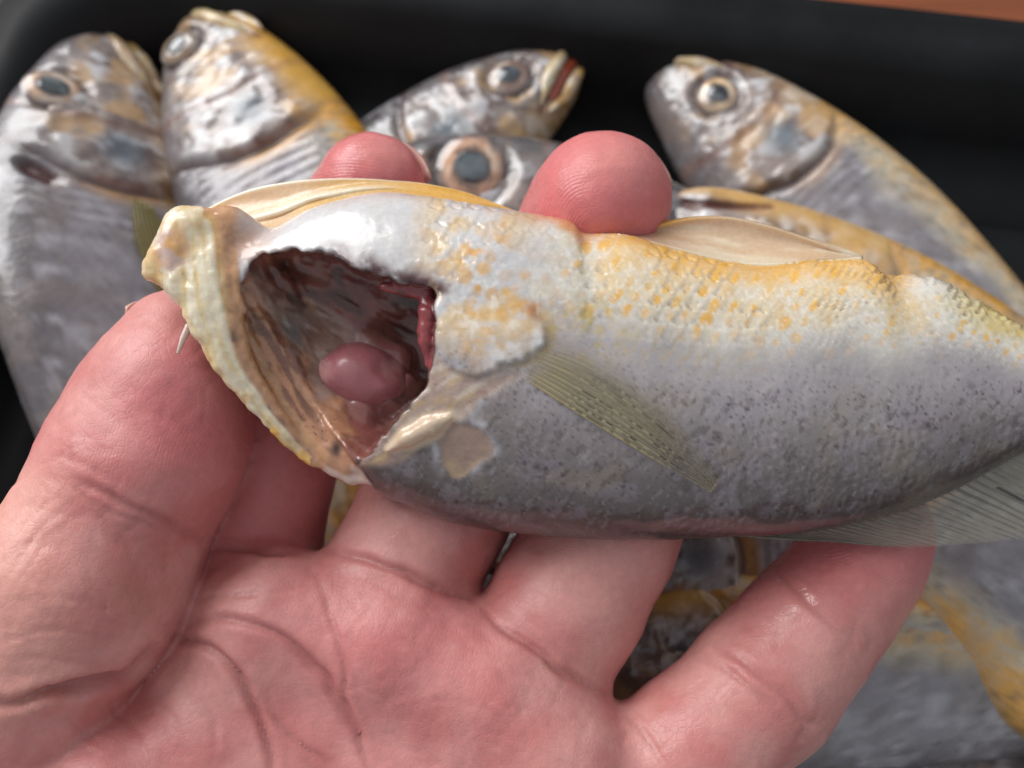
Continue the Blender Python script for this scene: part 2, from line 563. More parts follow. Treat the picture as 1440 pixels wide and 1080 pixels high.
# ------------------------------------------------------------------ the fish lying in the tray
DORS = np.array([(0, 0.4), (0.5, 2.6), (1.6, 4.8), (4, 7.4), (8, 10.2), (15, 13.2), (25, 17), (38, 19.6), (52, 20.6), (70, 19.5), (95, 14.5), (120, 9), (140, 5.8), (152, 5.2), (160, 5.6)])
VENT = np.array([(0, -1.4), (0.5, -3.4), (1.6, -5.2), (4, -7.2), (8, -9.4), (15, -12), (25, -15), (38, -17.6), (52, -18.8), (70, -18), (95, -13.5), (120, -8.2), (140, -5.4), (152, -5.0), (160, -5.4)])
WID = np.array([(0, 0.6), (0.5, 2.2), (1.6, 3.6), (4, 5.2), (8, 6.8), (15, 8.0), (25, 9.4), (38, 10.2), (52, 10.4), (70, 9.8), (95, 7.6), (120, 5.0), (140, 3.0), (152, 2.0), (160, 1.2)])
dD, dV, dW = crom(DORS, 8), crom(VENT, 8), crom(WID, 8)
def prof(x):
    return np.interp(x, dD[:, 0], dD[:, 1]), np.interp(x, dV[:, 0], dV[:, 1]), np.interp(x, dW[:, 0], dW[:, 1])

def croaker(label, snout, along, zs, za, dorsal, size, seed, eye=None, eye_r=5.2, hs=1.0, roll=0.0, yellow=1.0, grey=1.0, gape=0.0, curl=0.0, sag=0.0, eye_px=None, pect=True, iris=(206, 168, 138), pup=(66, 70, 74), my=0.0, dfin=True, jaw=True, gash_px=None, pelv=False):
    """snout, along: pixels the body axis passes through, at heights zs, za (m); dorsal: pixel on the back's side"""
    p0 = on_plane(*snout, zs); p1 = on_plane(*along, za); pd = on_plane(*dorsal, 0.5 * (zs + za))
    X = unit(p1 - p0)
    up = np.array([0, 0, 1.0])
    Zl = unit(up - X * (up @ X)); Yl = np.cross(Zl, X)
    if (pd - p0) @ Yl < 0:
        Yl, Zl, side = -Yl, -Zl, -1
    else:
        side = 1
    r = roll * side
    Yl, Zl = Yl * math.cos(r) + Zl * math.sin(r), Zl * math.cos(r) - Yl * math.sin(r)
    S = 0.001 * size
    def place(L):
        L = np.array(L, float); x = L[:, 0]
        y = L[:, 1] * hs + curl * (x / 100) ** 2 * 20
        z = L[:, 2] - side * sag * (x / 100) ** 2 * 20
        return p0 + S * (x[:, None] * X + y[:, None] * Yl + z[:, None] * Zl)
    if eye is None: eye = (15.0, 6.0)
    def surf_z(x, y):
        d, v, w = prof(x); yc = (d + v) / 2; h = (d - v) / 2
        t = np.clip((y - yc) / h, -0.999, 0.999)
        return w * np.sqrt(1 - np.abs(t) ** 2.2)
    def find_px(q, x0, x1):
        gx, gy = [a.ravel() for a in np.meshgrid(np.linspace(x0, x1, 60), np.linspace(-16, 17, 60), indexing='ij')]
        Wp = place(np.column_stack([gx, gy, side * surf_z(gx, gy)])) - CAM
        dd = Wp @ fwd
        e = np.hypot(720 + FPX * (Wp @ rgt) / dd - q[0], 540 - FPX * (Wp @ upv) / dd - q[1])
        return gx[e.argmin()], min(13.5, gy[e.argmin()])
    if eye_px is not None: eye = find_px(eye_px, 5, 32)
    ex_, ey_ = eye
    root = thing('croaker', label, 'fish', p0 + X * 0.045, 'raw yellow croakers lying in the tray')
    org = p0 + X * 0.045
    xs = np.concatenate([np.linspace(0.02, 4, 12, endpoint=False), np.linspace(4, 56, 96, endpoint=False), np.linspace(56, 160, 64)])
    nphi = 116
    ph = np.linspace(0, 2 * np.pi, nphi, endpoint=False)
    d, v, w = prof(xs); yc = (d + v) / 2; h = (d - v) / 2
    cs, sn = np.cos(ph), np.sin(ph)
    e = 2 / 2.2
    y = yc[:, None] + h[:, None] * (np.sign(sn) * np.abs(sn) ** e)[None, :]
    z = w[:, None] * (np.sign(cs) * np.abs(cs) ** 1.0)[None, :]
    x = np.repeat(xs[:, None], nphi, 1)
    x, y, z = x.ravel(), y.ravel(), z.ravel()
    L = np.column_stack([x, y, z]); sg = np.sign(z)
    A = np.column_stack([x, y, sg * 3.0 + seed * 31.7])
    tv = (y - np.interp(x, dV[:, 0], dV[:, 1])) / (np.interp(x, dD[:, 0], dD[:, 1]) - np.interp(x, dV[:, 0], dV[:, 1]))   # 0 belly .. 1 back
    flat = sstep(0.02, 0.25, np.minimum(tv, 1 - tv))
    nA = fbm(A, 9, seed, 4); nB = fbm(A, 3.2, seed + 5, 3); nC = fbm(A, 1.3, seed + 9, 2)
    # --- relief
    yo = y + (nB - 0.5) * 3
    xo = 45 - 0.028 * (yo + 1) ** 2                          # edge of the gill cover
    xp = 31 - 0.022 * (yo - 1) ** 2                          # edge of the cheek plate
    head = sstep(1.2, -0.6, x - xo)
    ro = np.hypot(x - ex_, y - ey_)
    dz = 1.1 * sstep(0.6, -1.2, x - xo) * sstep(20, 36, x) + 0.55 * sstep(0.5, -1.0, x - xp) * sstep(10, 22, x)
    dz -= 0.9 * np.exp(-((x - xo - 1.0) / 1.0) ** 2)
    dz -= 1.0 * np.exp(-((ro - eye_r * 1.10) / 0.7) ** 2) + 1.0 * (ro < eye_r)
    dz += 0.25 * np.exp(-((ro - eye_r * 1.45) / 1.0) ** 2)
    mouth = crom([(0, -0.5 + my), (6, -3.0 + my), (12, -6.2 + my), (17, -9.5 + my)], 5)
    dm, _ = dpoly(x, y, mouth)
    dz -= 1.5 * np.exp(-(dm / 0.7) ** 2)
    bones = fbm(np.column_stack([x * 0.9 + 0.6 * y, y - 0.5 * x, A[:, 2]]), (5, 2.4, 5), seed + 21, 3)
    dz += head * (1.1 * (bones - 0.5) + 0.8 * (nB - 0.5) + 0.3 * (nC - 0.5))
    dz += (1 - head) * ((nA - 0.5) * 0.8 + (nC - 0.5) * 0.08)
    sca = np.sin(x * 2.6 + 0.9 * np.mod(np.floor(y / 1.1), 2) * 3.1) * np.sin(y * 2.9)
    dz += (1 - head) * 0.09 * sca
    L[:, 2] += sg * dz * flat
    # --- colour
    back = lin(92 * grey, 87 * grey, 90 * grey); lav = lin(140 * grey, 135 * grey, 141 * grey); sil = lin(205, 206, 212)
    tvn = tv + (nA - 0.5) * 0.22
    c = np.tile(lav, (len(x), 1))
    c = mix(c, back, sstep(0.55, 0.95, tvn)); c = mix(c, lin(170, 168, 174), sstep(0.50, 0.66, nB) * 0.6)
    c = mix(c, lin(128, 116, 112), sstep(0.55, 0.72, fbm(A, 6, seed + 31, 3)) * 0.5)
    c = mix(c, lin(196, 184, 158), sstep(0.34, 0.16, tvn) * 0.8)
    c = mix(c, lin(214, 152, 50), sstep(0.22, 0.05, tvn) * yellow * (0.55 + 0.45 * sstep(0.4, 0.6, nB)))
    c = mix(c, lin(210, 156, 64), sstep(0.30, 0.14, tvn) * yellow * sstep(0.5, 0.62, nC) * 0.7)
    c = mix(c, lin(84, 76, 78), speck(L[:, :2] + 60, 1.7, 0.16, seed + 41, 0.5) * sstep(0.35, 0.5, tv) * 0.6 * (1 - head))
    ch = np.tile(lin(150, 136, 130), (len(x), 1))
    ch = mix(ch, lin(98, 82, 80), sstep(0.50, 0.64, bones) * 0.8); ch = mix(ch, lin(204, 202, 204), sstep(0.52, 0.62, nB) * 0.8)
    ch = mix(ch, lin(196, 158, 112), sstep(0.50, 0.66, fbm(A, 7, seed + 51, 3)) * 0.7)
    ch = mix(ch, lin(110 * grey, 104 * grey, 108 * grey), sstep(0.62, 0.9, tvn) * 0.85)
    ch = mix(ch, lin(210, 160, 74), sstep(0.30, 0.08, tvn) * yellow * 0.85)
    ch = mix(ch, lin(96, 108, 118), np.exp(-(((x - 37) / 4.6) ** 2 + ((y + 1.5) / 4.0) ** 2) ** 1.5) * 0.85)
    ch = mix(ch, lin(160, 112, 90), np.exp(-((x - xp) / 1.2) ** 2) * 0.3)
    c = mix(c, ch, head)
    c = mix(c, lin(196, 142, 66), np.exp(-((x - xo - 2.2) / 1.8) ** 2) * sstep(0.75, 0.45, tv) * 0.75 * yellow)
    c = mix(c, lin(70, 40, 36), np.exp(-((x - xo - 0.8) / 0.7) ** 2) * 0.8 * sstep(0.2, 0.4, tv))
    c = mix(c, lin(96, 42, 34), np.exp(-(dm / 0.8) ** 2) * 0.85)
    c = mix(c, lin(66, 58, 58), np.exp(-((ro - eye_r * 1.03) / 0.6) ** 2) * 0.6)
    c = c * (1 + (1 - head) * 0.20 * sca * sstep(0.35, 0.6, nB))[:, None]
    c = mix(c, lin(96, 86, 78), (1 - head) * sstep(0.58, 0.7, fbm(np.column_stack([x + y, 0.5 * (y - x), A[:, 2]]), 1.6, seed + 81, 2)) * 0.4)
    if gash_px is not None:
        gx_, gy_ = find_px(gash_px, 20, 70)
        gm = np.exp(-(((x - gx_) * 0.8 + (y - gy_) * 0.6) / 2.2) ** 2 - (((y - gy_) * 0.8 - (x - gx_) * 0.6) / 4.5) ** 2)
        c = mix(c, lin(66, 26, 24), sstep(0.3, 0.7, gm)); L[:, 2] -= sg * 1.8 * sstep(0.2, 0.8, gm)
    Fq = grid_faces(len(xs), nphi, True)
    n0 = len(L)
    W = place(L)
    body = make_obj('body', W, Fq, BGFISH, root, dict(Col=c), False, org)
    # --- eye
    zc = float(surf_z(np.array([ex_]), np.array([ey_]))[0])
    def sn_(x, y):
        e1 = 0.6
        gx = float((surf_z(np.array([x + e1]), np.array([y])) - surf_z(np.array([x - e1]), np.array([y])))[0]) / (2 * e1)
        gy = float((surf_z(np.array([x]), np.array([y + e1])) - surf_z(np.array([x]), np.array([y - e1])))[0]) / (2 * e1)
        return unit(np.array([-gx, -gy, 1.0]))
    N = unit(sn_(ex_, ey_) + np.array([0, 0, 1.3])); T = unit(np.cross((0, 1, 0), N)); Bv = np.cross(N, T)
    def dome(rad, hgt, lift, nr=16, na=40, ripple=0.0):
        rr = np.linspace(0.03, 1, nr); aa = np.linspace(0, 2 * np.pi, na, endpoint=False)
        RR, AA = np.meshgrid(rr, aa, indexing='ij')
        ec = rad * (1 + ripple * np.sin(AA * 2 + seed))
        hh = hgt * np.sqrt(np.clip(1 - (RR * 0.96) ** 2, 0, 1)) + lift
        p = np.array([ex_, ey_, zc]) + (RR * ec * np.cos(AA))[..., None] * T + (RR * ec * np.sin(AA))[..., None] * Bv + hh[..., None] * N
        p[..., 2] *= side
        return p.reshape(-1, 3), grid_faces(nr, na, True), RR.ravel(), AA.ravel()
    pE, fE, RR, AA = dome(eye_r, 2.2, -1.2)
    en = fbm(np.column_stack([pE[:, 0], pE[:, 1], 0 * RR]), 2.0, seed + 61, 3)
    ec = np.tile(lin(*iris), (len(RR), 1))
    ec = mix(ec, lin(226, 206, 186), sstep(0.5, 0.65, en) * 0.7); ec = mix(ec, lin(128, 92, 78), sstep(0.5, 0.3, en) * 0.5)
    ec = mix(ec, lin(96, 82, 80), sstep(0.70, 0.95, RR + (en - 0.5) * 0.35)); ec = mix(ec, lin(92, 80, 74), sstep(0.64, 0.46, RR + (en - 0.5) * 0.3) * 0.8); ec = mix(ec, lin(150, 142, 138), sstep(0.52, 0.66, fbm(pE, 4.0, seed + 63, 2)) * 0.45)
    eo = make_obj('eye', place(pE), fE, EYE, root, dict(Col=ec), False, org)
    pE, fE, RR, AA = dome(eye_r * 0.46, 0.55, 0.72, 8, 32, 0.08)
    pc_ = np.tile(lin(*pup), (len(RR), 1)); pc_ = mix(pc_, lin(52, 52, 56), sstep(0.6, 1.0, RR)); pc_ = mix(pc_, lin(120, 126, 130), sstep(0.45, 0.65, fbm(pE, 2.5, seed + 64, 2)) * 0.5)
    make_obj('pupil', place(pE), fE, EYE, eo, dict(Col=pc_), False, org)
    # --- jaws
    for nm, pts, rad, col in () if not jaw else (('upper_jaw', [(0.9, 1.0), (5, -1.4), (11, -4.6), (16, -8.2)], (0.9, 1.5, 1.6, 0.5), lin(206, 184, 140)),
                              ('lower_jaw', [(0.6 - gape * 0.6, -2.4 - gape), (4, -5.2 - gape * 0.8), (10, -8.4 - gape * 0.5), (15.5, -10.6)], (0.9, 1.5, 1.6, 0.5), lin(210, 172, 96))):
        q = crom([(a, b + my, r_) for (a, b), r_ in zip(pts, rad)], 6)
        q[:, 2] = np.maximum(q[:, 2], 0.05) * np.sqrt(np.clip(1 - np.linspace(-1, 1, len(q)) ** 6, 0.01, 1))
        zz = side * np.maximum(surf_z(q[:, 0], np.clip(q[:, 1], -9, 9)) - 0.35, 0.2)
        V, Fq = tube(np.column_stack([q[:, 0], q[:, 1], zz]), q[:, 2], 12)
        V[:, 2] += (fbm(V, 2, seed + 71, 2) - 0.5) * 0.8
        cj = np.tile(col, (len(V), 1)); cj = mix(cj, lin(228, 218, 200), sstep(0.5, 0.65, fbm(V, 2.5, seed + 72, 2)) * 0.7)
        cj = mix(cj, lin(150, 100, 72), sstep(0.5, 0.36, fbm(V, 3, seed + 73, 2)) * 0.5)
        make_obj(nm, place(V), Fq, BGFISH, root, dict(Col=cj), False, org)
    if gape > 1:      # red lining of the open mouth
        q = crom([(1, -1.5 - gape * 0.4), (7, -4.4 - gape * 0.4), (13, -8)], 6)
        V, Fq = tube(np.column_stack([q[:, 0], q[:, 1], side * (surf_z(q[:, 0], np.clip(q[:, 1], -9, 9)) - 1.3)]), np.full(len(q), 1.2 + gape * 0.35), 10)
        make_obj('mouth_lining', place(V), Fq, BGFISH, root, dict(Col=np.tile(lin(150, 66, 46), (len(V), 1))), False, org)
    # --- fins
    def bfin(nm, root_pts, tip_pts, lift0, lift1, rays, col, alpha, onsurf=True, belly=0.0):
        nu, nv = 22, 8 * rays + 1
        a = crom(root_pts, 10); b = crom(tip_pts, 10)
        s = np.linspace(0, 1, nv); t = np.linspace(0, 1, nu)
        ai = np.stack([np.interp(s, np.linspace(0, 1, len(a)), a[:, k]) for k in (0, 1)], -1)
        bi = np.stack([np.interp(s, np.linspace(0, 1, len(b)), b[:, k]) for k in (0, 1)], -1)
        q = ai[None] * (1 - t)[:, None, None] + bi[None] * t[:, None, None]
        q[..., 1] += belly * np.sin(np.pi * t)[:, None] ** 0.8 * (0.5 - s)[None, :] * 2
        ray = 0.5 + 0.5 * np.cos(2 * np.pi * rays * s)
        base_z = surf_z(q[..., 0], q[..., 1]) + 0.25 if onsurf else 0 * q[..., 0]
        zz = side * (base_z + lift0 + (lift1 - lift0) * t[:, None] + 0.3 * ray[None, :])
        G = np.concatenate([q, zz[..., None]], -1).reshape(-1, 3)
        cc = np.tile(lin(*col), (len(G), 1)); cc = mix(cc, lin(80, 74, 62), np.tile(1 - ray, nu) * 0.55)
        den = alpha + (1 - alpha) * np.tile(ray, nu) * 0.6
        sheet(nm, place(G).reshape(nu, nv, 3), FIN, root, org, 0.00018, dict(Col=cc, Dense=den), False)
    if pect:
        bfin('pectoral_fin', [(47.5, -3), (48, -4.5), (48, -6)], [(71, -8.0), (72, -8.6), (70, -9.0)], 0.0, 0.1, 7, (150, 136, 80), 0.55, True, 2.2)
    if pelv: bfin('pelvic_fin', [(50, -16.5), (53, -17.2), (56, -17.4)], [(68, -18.5), (67, -20), (62, -21)], 0.0, 0.2, 5, (196, 168, 96), 0.7)
    if dfin: bfin('dorsal_fin', [(50, 19.8), (75, 18.2), (100, 12.6), (135, 6.2)], [(62, 21.3), (86, 20.2), (110, 15.0), (142, 8.2)], -0.2, 0.2, 22, (128, 122, 112), 0.6, False)
    bfin('tail_fin', [(158, 5.2), (160, 0), (158, -5.2)], [(184, 13), (190, 0), (184, -13)], 0, 0, 14, (140, 132, 108), 0.75, False)
    return root

croaker('croaker with head up in the left corner of the tray, nearest the picture edge', (148, 56), (122, 470), 0.013, 0.012, (-100, 200), 1.0, 11, eye_px=(74, 124), eye_r=5.4, hs=1.12, roll=0.6, yellow=0.9, curl=-0.45, pup=(70, 76, 78), dfin=False, gash_px=(58, 238))
croaker('croaker with golden belly leaning beside the leftmost fish, eye at its very edge', (280, 28), (420, 300), 0.013, 0.012, (150, 200), 1.05, 12, eye_px=(250, 66), eye_r=4.4, hs=1.08, roll=-0.15, yellow=1.15, iris=(150, 130, 104), pup=(40, 42, 44), pect=False)
croaker('grey croaker facing right with yellow open mouth behind the fingertips', (806, 82), (600, 240), 0.014, 0.008, (600, 40), 0.95, 13, eye_px=(716, 108), eye_r=5.2, hs=0.98, roll=0.0, yellow=0.5, grey=0.78, gape=1.1, iris=(140, 118, 108), pup=(62, 68, 74), pect=False)
croaker('dark backed croaker with wide pale eye between the two raised fingertips', (540, 236), (830, 372), 0.027, 0.016, (690, 120), 1.02, 14, eye_px=(664, 236), eye_r=6.6, hs=1.05, yellow=0.5, grey=0.70, roll=0.35, iris=(214, 172, 144), pup=(92, 102, 108), pect=False)
croaker('large croaker at the right with yellow jaw, pale ringed eye and long grey flank', (920, 82), (1285, 400), 0.013, 0.012, (900, 300), 1.0, 15, eye_px=(1008, 134), eye_r=4.8, hs=0.94, roll=-0.30, my=1.5, yellow=0.5, grey=0.95, iris=(226, 192, 146), pup=(38, 40, 44), pect=False)
croaker('croaker with pale lips and yellow belly just behind the held fish', (935, 292), (1260, 500), 0.022, 0.018, (900, 420), 1.0, 16, hs=1.0, roll=-0.35, yellow=0.95, jaw=False, pect=False)
croaker('croaker showing only a yellow belly strip between index and middle finger', (430, 330), (395, 800), 0.012, 0.012, (200, 560), 0.95, 17, yellow=1.2, pect=False)
croaker('croaker with mottled gill cover between ring finger and little finger, upper one', (690, 800), (1300, 780), 0.023, 0.014, (1000, 640), 0.88, 18, yellow=1.1, pect=False)
croaker('croaker lying level under the little finger, cream belly and wet silver gill cover', (640, 945), (1440, 965), 0.018, 0.018, (1100, 1200), 0.98, 19, hs=0.85, roll=-0.5, yellow=0.75, pect=False)
croaker('croaker lying slantwise at the lower right with a golden belly edge', (1060, 480), (1560, 1010), 0.014, 0.026, (1540, 600), 0.92, 20, hs=0.88, yellow=1.0, grey=0.92, pect=False)
croaker('dull grey croaker at the right edge beneath the dorsal fin', (1330, 420), (1590, 900), 0.010, 0.010, (1700, 700), 0.95, 21, yellow=0.4, grey=0.85, pect=False)
croaker('croaker with dark back along the bottom edge right of the hand', (900, 1140), (1440, 1180), 0.010, 0.010, (1200, 1000), 0.95, 22, yellow=0.5, grey=0.75, pect=False)
croaker('small croaker wedged under the little finger, its golden belly edge uppermost', (700, 905), (1300, 925), 0.021, 0.021, (1000, 1150), 0.82, 23, hs=0.85, roll=-0.25, yellow=1.1, pect=False)

# ------------------------------------------------------------------ the hand
def J(px, py, d, rpx):
    """joint: pixel, depth of its centre, radius given as seen in pixels"""
    p = P(px, py, d)
    return (p[0], p[1], p[2], rpx * d / FPX)

g = Grid((-112, -104, 96), (66, 40, 154), 0.52)
index_f = [J(330, 850, 131, 100), J(352, 765, 135, 94), J(376, 650, 137, 90), J(432, 470, 138, 84), J(492, 330, 136, 80), J(523, 264, 131, 75)]
middle_f = [J(520, 890, 125, 108), J(568, 803, 128, 103), J(610, 720, 131, 101), J(690, 570, 137, 96), J(785, 395, 135, 92), J(838, 300, 128, 93), J(850, 277, 125, 91)]
ring_f = [J(745, 945, 123, 106), J(797, 848, 126, 103), J(845, 755, 129, 101), J(905, 640, 136, 96), J(965, 545, 137, 88), J(1000, 490, 133, 82)]
pinky_f = [J(868, 1148, 119, 106), J(966, 1062, 120, 102), J(1074, 962, 122, 98), J(1128, 896, 124, 90), J(1172, 842, 126, 85), J(1213, 785, 127.5, 80), J(1236, 746, 128, 74)]
thumb = [J(246, 462, 121, 56), J(236, 530, 121, 92), J(222, 598, 122, 122), J(180, 690, 119.5, 124), J(122, 815, 117.5, 138), J(20, 965, 118, 148), J(-110, 1160, 124, 165), J(-220, 1330, 128, 175)]

def chain_field(pts, k):
    F = g.full(); g.chain(F, pts, k); return F
palm = g.full()
for pts in (
    [J(372, 880, 126, 112), J(330, 1050, 126, 150), J(240, 1300, 128, 175), J(130, 1560, 128, 170)],
    [J(545, 915, 125, 116), J(470, 1090, 127, 150), J(330, 1340, 128, 170), J(180, 1580, 128, 165)],
    [J(705, 975, 123, 116), J(600, 1120, 125, 145), J(430, 1360, 127, 165), J(230, 1600, 127, 160)],
    [J(828, 1108, 120.5, 106), J(720, 1210, 122, 138), J(530, 1410, 125, 155), J(290, 1620, 126, 150)],
):
    g.chain(palm, pts, 7.0)
# the pads under the fingers
for j, e in ((J(390, 878, 121.5, 88), J(440, 880, 121.5, 84)), (J(560, 905, 120, 92), J(600, 930, 120, 88)), (J(705, 985, 118.5, 90), J(740, 1010, 118.5, 88)), (J(790, 1080, 116.5, 92), J(800, 1150, 116.5, 100))):
    g.cone(palm, np.array(j[:3]), np.array(e[:3]), j[3], e[3], 6.0)
# ball of the thumb
thenar = g.full()
g.chain(thenar, [J(300, 1110, 121, 92), J(170, 1140, 117.5, 136), J(40, 1190, 117, 150), J(-30, 1330, 120, 190), J(20, 1530, 124, 190)], 6.0)
palm = smin(palm, thenar, 3.2)
thumb_F = chain_field(thumb, 4.0)
# soft pad of the thumb tip
g.cone(thumb_F, P(250, 545, 117.5), P(225, 640, 116.5), 7.4, 9.2, 5.0)
fs = []
for pts in (index_f, middle_f, ring_f, pinky_f):
    fs.append(chain_field(pts, 3.0))
# soft pads between the finger joints
for F, j, e in ((fs[1], J(606, 738, 125.5, 74), J(630, 690, 126.5, 70)), (fs[2], J(815, 838, 123, 76), J(850, 765, 124.5, 72)),
                (fs[3], J(1020, 1008, 118.5, 74), J(1052, 975, 118.5, 72)), (fs[3], J(1112, 908, 120.5, 66), J(1135, 878, 121, 64)), (fs[3], J(1192, 806, 123.5, 62), J(1215, 772, 124.5, 60)),
                (fs[0], J(385, 700, 133, 66), J(392, 640, 134, 66)), (fs[1], J(840, 290, 121.5, 66), J(820, 330, 124, 62))):
    g.cone(F, np.array(j[:3]), np.array(e[:3]), j[3], e[3], 4.0)
F = palm
out = smin(palm, thumb_F, 1.0)
for f in fs:
    out = np.minimum(out, smin(palm, f, 2.4))
HV, HF = g.mesh(out)
del palm, thenar, out, g
HV = relax(HV, HF, 3, 0.5)
HN = vnormals(HV, HF)

front = sstep(0.15, -0.25, HN[:, 2])                 # faces towards the palm side
px, py = pix(HV)
def near_chain(pts):
    pts = np.array(pts); d = np.full(len(HV), 1e9)
    for a, b in zip(pts[:-1], pts[1:]):
        v = b[:3] - a[:3]; w = HV - a[:3]
        t = np.clip((w @ v) / (v @ v), 0, 1)
        d = np.minimum(d, np.linalg.norm(w - t[:, None] * v, axis=1) - (a[3] + (b[3] - a[3]) * t))
    return d
names = [index_f, middle_f, ring_f, pinky_f, thumb]
dist = np.stack([near_chain(q) for q in names], -1)
own = dist.argmin(1)
edge_line = crom([(-300, 1020), (-20, 998), (60, 975), (185, 948), (225, 905), (262, 850), (288, 772), (440, 774), (468, 778), (600, 818), (665, 845), (735, 900), (850, 975), (880, 1000), (945, 1090), (1010, 1200)], 4)
above = np.interp(px, edge_line[:, 0], edge_line[:, 1]) - py
own = np.where((dist.min(1) < 1.0) | ((dist.min(1) < 9) & (above > 0)), own, 5)
own = np.where((above < -25) & (own < 5) & (HN[:, 2] < 0.2), 5, own)

# creases: (polyline in pixels, which digit or None, width px, depth mm)
creases = [
    # palm lines
    ([(228, 893), (290, 905), (335, 950), (362, 1000), (378, 1050), (386, 1100)], 5, 8, 1.3),
    ([(255, 880), (340, 872), (420, 915), (470, 975), (500, 1030), (530, 1085)], 5, 8, 1.0),
    ([(440, 795), (462, 850), (478, 920), (488, 990), (508, 1050), (530, 1100)], 5, 5, 0.5),
    ([(380, 1000), (410, 1030), (440, 1062), (470, 1090)], 5, 6, 0.6),
    ([(250, 845), (330, 838), (410, 825), (450, 805)], 5, 5, 0.22),
    ([(370, 990), (430, 985), (520, 960), (600, 905)], 5, 4, 0.14),
    ([(520, 1010), (600, 985), (690, 1000), (760, 1060)], 5, 4, 0.14),
    ([(560, 880), (610, 960), (640, 1040), (650, 1090)], 5, 4, 0.12),
    ([(690, 920), (730, 990), (745, 1080)], 5, 4, 0.12),
    ([(640, 1080), (700, 1010), (760, 960)], 5, 4, 0.10),
    # crease where the thumb folds on its ball
    ([(-20, 998), (60, 975), (130, 960), (185, 948), (215, 915)], None, 10, 2.0),
    ([(90, 985), (110, 1020), (150, 1050)], 5, 6, 0.2), ([(150, 970), (170, 1010), (215, 1050)], 5, 6, 0.2), ([(215, 975), (245, 1010), (262, 1060)], 5, 6, 0.2),
    ([(285, 985), (300, 1020), (300, 1070)], 5, 7, 0.25),
    # thumb joint
    ([(95, 672), (140, 690), (190, 712), (250, 740), (296, 762)], 4, 8, 0.75),
    ([(110, 690), (150, 715), (200, 735), (250, 752)], 4, 5, 0.35),
    ([(80, 640), (130, 660), (180, 690)], 4, 5, 0.18),
    ([(60, 665), (110, 690), (150, 735), (200, 790)], 4, 6, 0.22),
    ([(0, 850), (60, 842), (130, 850), (190, 865)], 4, 5, 0.16), ([(0, 905), (70, 888), (150, 900)], 4, 5, 0.18),
    ([(0, 930), (50, 925), (110, 935), (160, 940)], 4, 5, 0.2),
    ([(5, 770), (50, 720), (95, 690)], 4, 4, 0.16), ([(15, 800), (60, 740), (110, 705)], 4, 4, 0.16), ([(40, 800), (80, 750), (125, 715)], 4, 4, 0.12),
    # little finger
    ([(1078, 792), (1110, 826), (1150, 862), (1205, 908)], 3, 6, 0.5), ([(1098, 800), (1130, 838), (1170, 868), (1215, 900)], 3, 4, 0.25),
    ([(1008, 902), (1040, 925), (1090, 965), (1140, 1025)], 3, 7, 0.5), ([(985, 915), (1030, 945), (1080, 990), (1125, 1040)], 3, 6, 0.4), ([(1020, 940), (1060, 972), (1110, 1030)], 3, 4, 0.18),
    ([(880, 1000), (905, 1030), (925, 1055), (945, 1090)], None, 6, 0.4), ([(892, 998), (925, 1030), (950, 1070)], 3, 4, 0.2),
    # ring finger base, middle finger
    ([(684, 862), (735, 900), (790, 938), (850, 975)], None, 8, 1.1), ([(690, 850), (745, 890), (800, 925), (845, 950)], 2, 5, 0.25),
    ([(468, 778), (530, 790), (600, 818), (665, 845)], None, 8, 1.1),
    ([(528, 692), (560, 708), (610, 730)], 1, 4, 0.15), ([(620, 705), (650, 730), (668, 752)], 1, 4, 0.15),
    ([(288, 772), (360, 772), (440, 774)], None, 7, 0.8),
]
disp = np.zeros(len(HV)); red = np.zeros(len(HV))
wob = np.column_stack([px, py, 0 * px])
wx = (vnoise(wob, 40, 91) - 0.5) * 12; wy = (vnoise(wob, 40, 92) - 0.5) * 12
for pts, dig, w, dep in creases:
    w = w * 0.68; dep = dep * 0.72
    d, t = dpoly(px + wx, py + wy, crom(pts, 6))
    m = front.copy()
    if dig is not None: m *= (own == dig) if dig != 5 else ((own == 5) | (own < 4)) & (py > 760)
    f = np.sin(np.clip(t, 0.03, 0.97) * np.pi) ** 0.5 * m
    disp -= dep * f * np.exp(-(d / w) ** 2)
    disp += dep * 0.28 * f * np.exp(-((d - 2.3 * w) / (1.6 * w)) ** 2)
    red = np.maximum(red, np.clip(dep * 1.2, 0, 0.7) * f * np.exp(-(d / (w * 1.3)) ** 2))
# gentle unevenness of the flesh
disp += (fbm(HV, 9, 3, 3) - 0.5) * 0.55 + (fbm(HV, 2.2, 5, 2) - 0.5) * 0.2
for a_, sd_, am in ((0.5, 81, 0.11), (2.1, 82, 0.11), (1.2, 83, 0.08)):      # fine crossing lines of the skin
    u_ = px * math.cos(a_) + py * math.sin(a_) + (fbm(wob, 70, sd_, 2) - 0.5) * 70
    disp -= am * front * np.exp(-(np.abs(np.mod(u_, 46) - 23) / 2.6) ** 2) * sstep(0.45, 0.7, vnoise(wob, 55, sd_ + 7)) * (own >= 2)
# fine skin folds over the side of the thumb
along = px * 0.83 + py * 0.55 + 10 * vnoise(wob, 60, 33)
back = (own == 4) * sstep(190, 40, px) * sstep(600, 700, py)
disp += back * 0.04 * np.sin(along * 0.42) * vnoise(wob, 55, 34)
HV = HV + HN * disp[:, None]
HN = vnormals(HV, HF)
px, py = pix(HV)

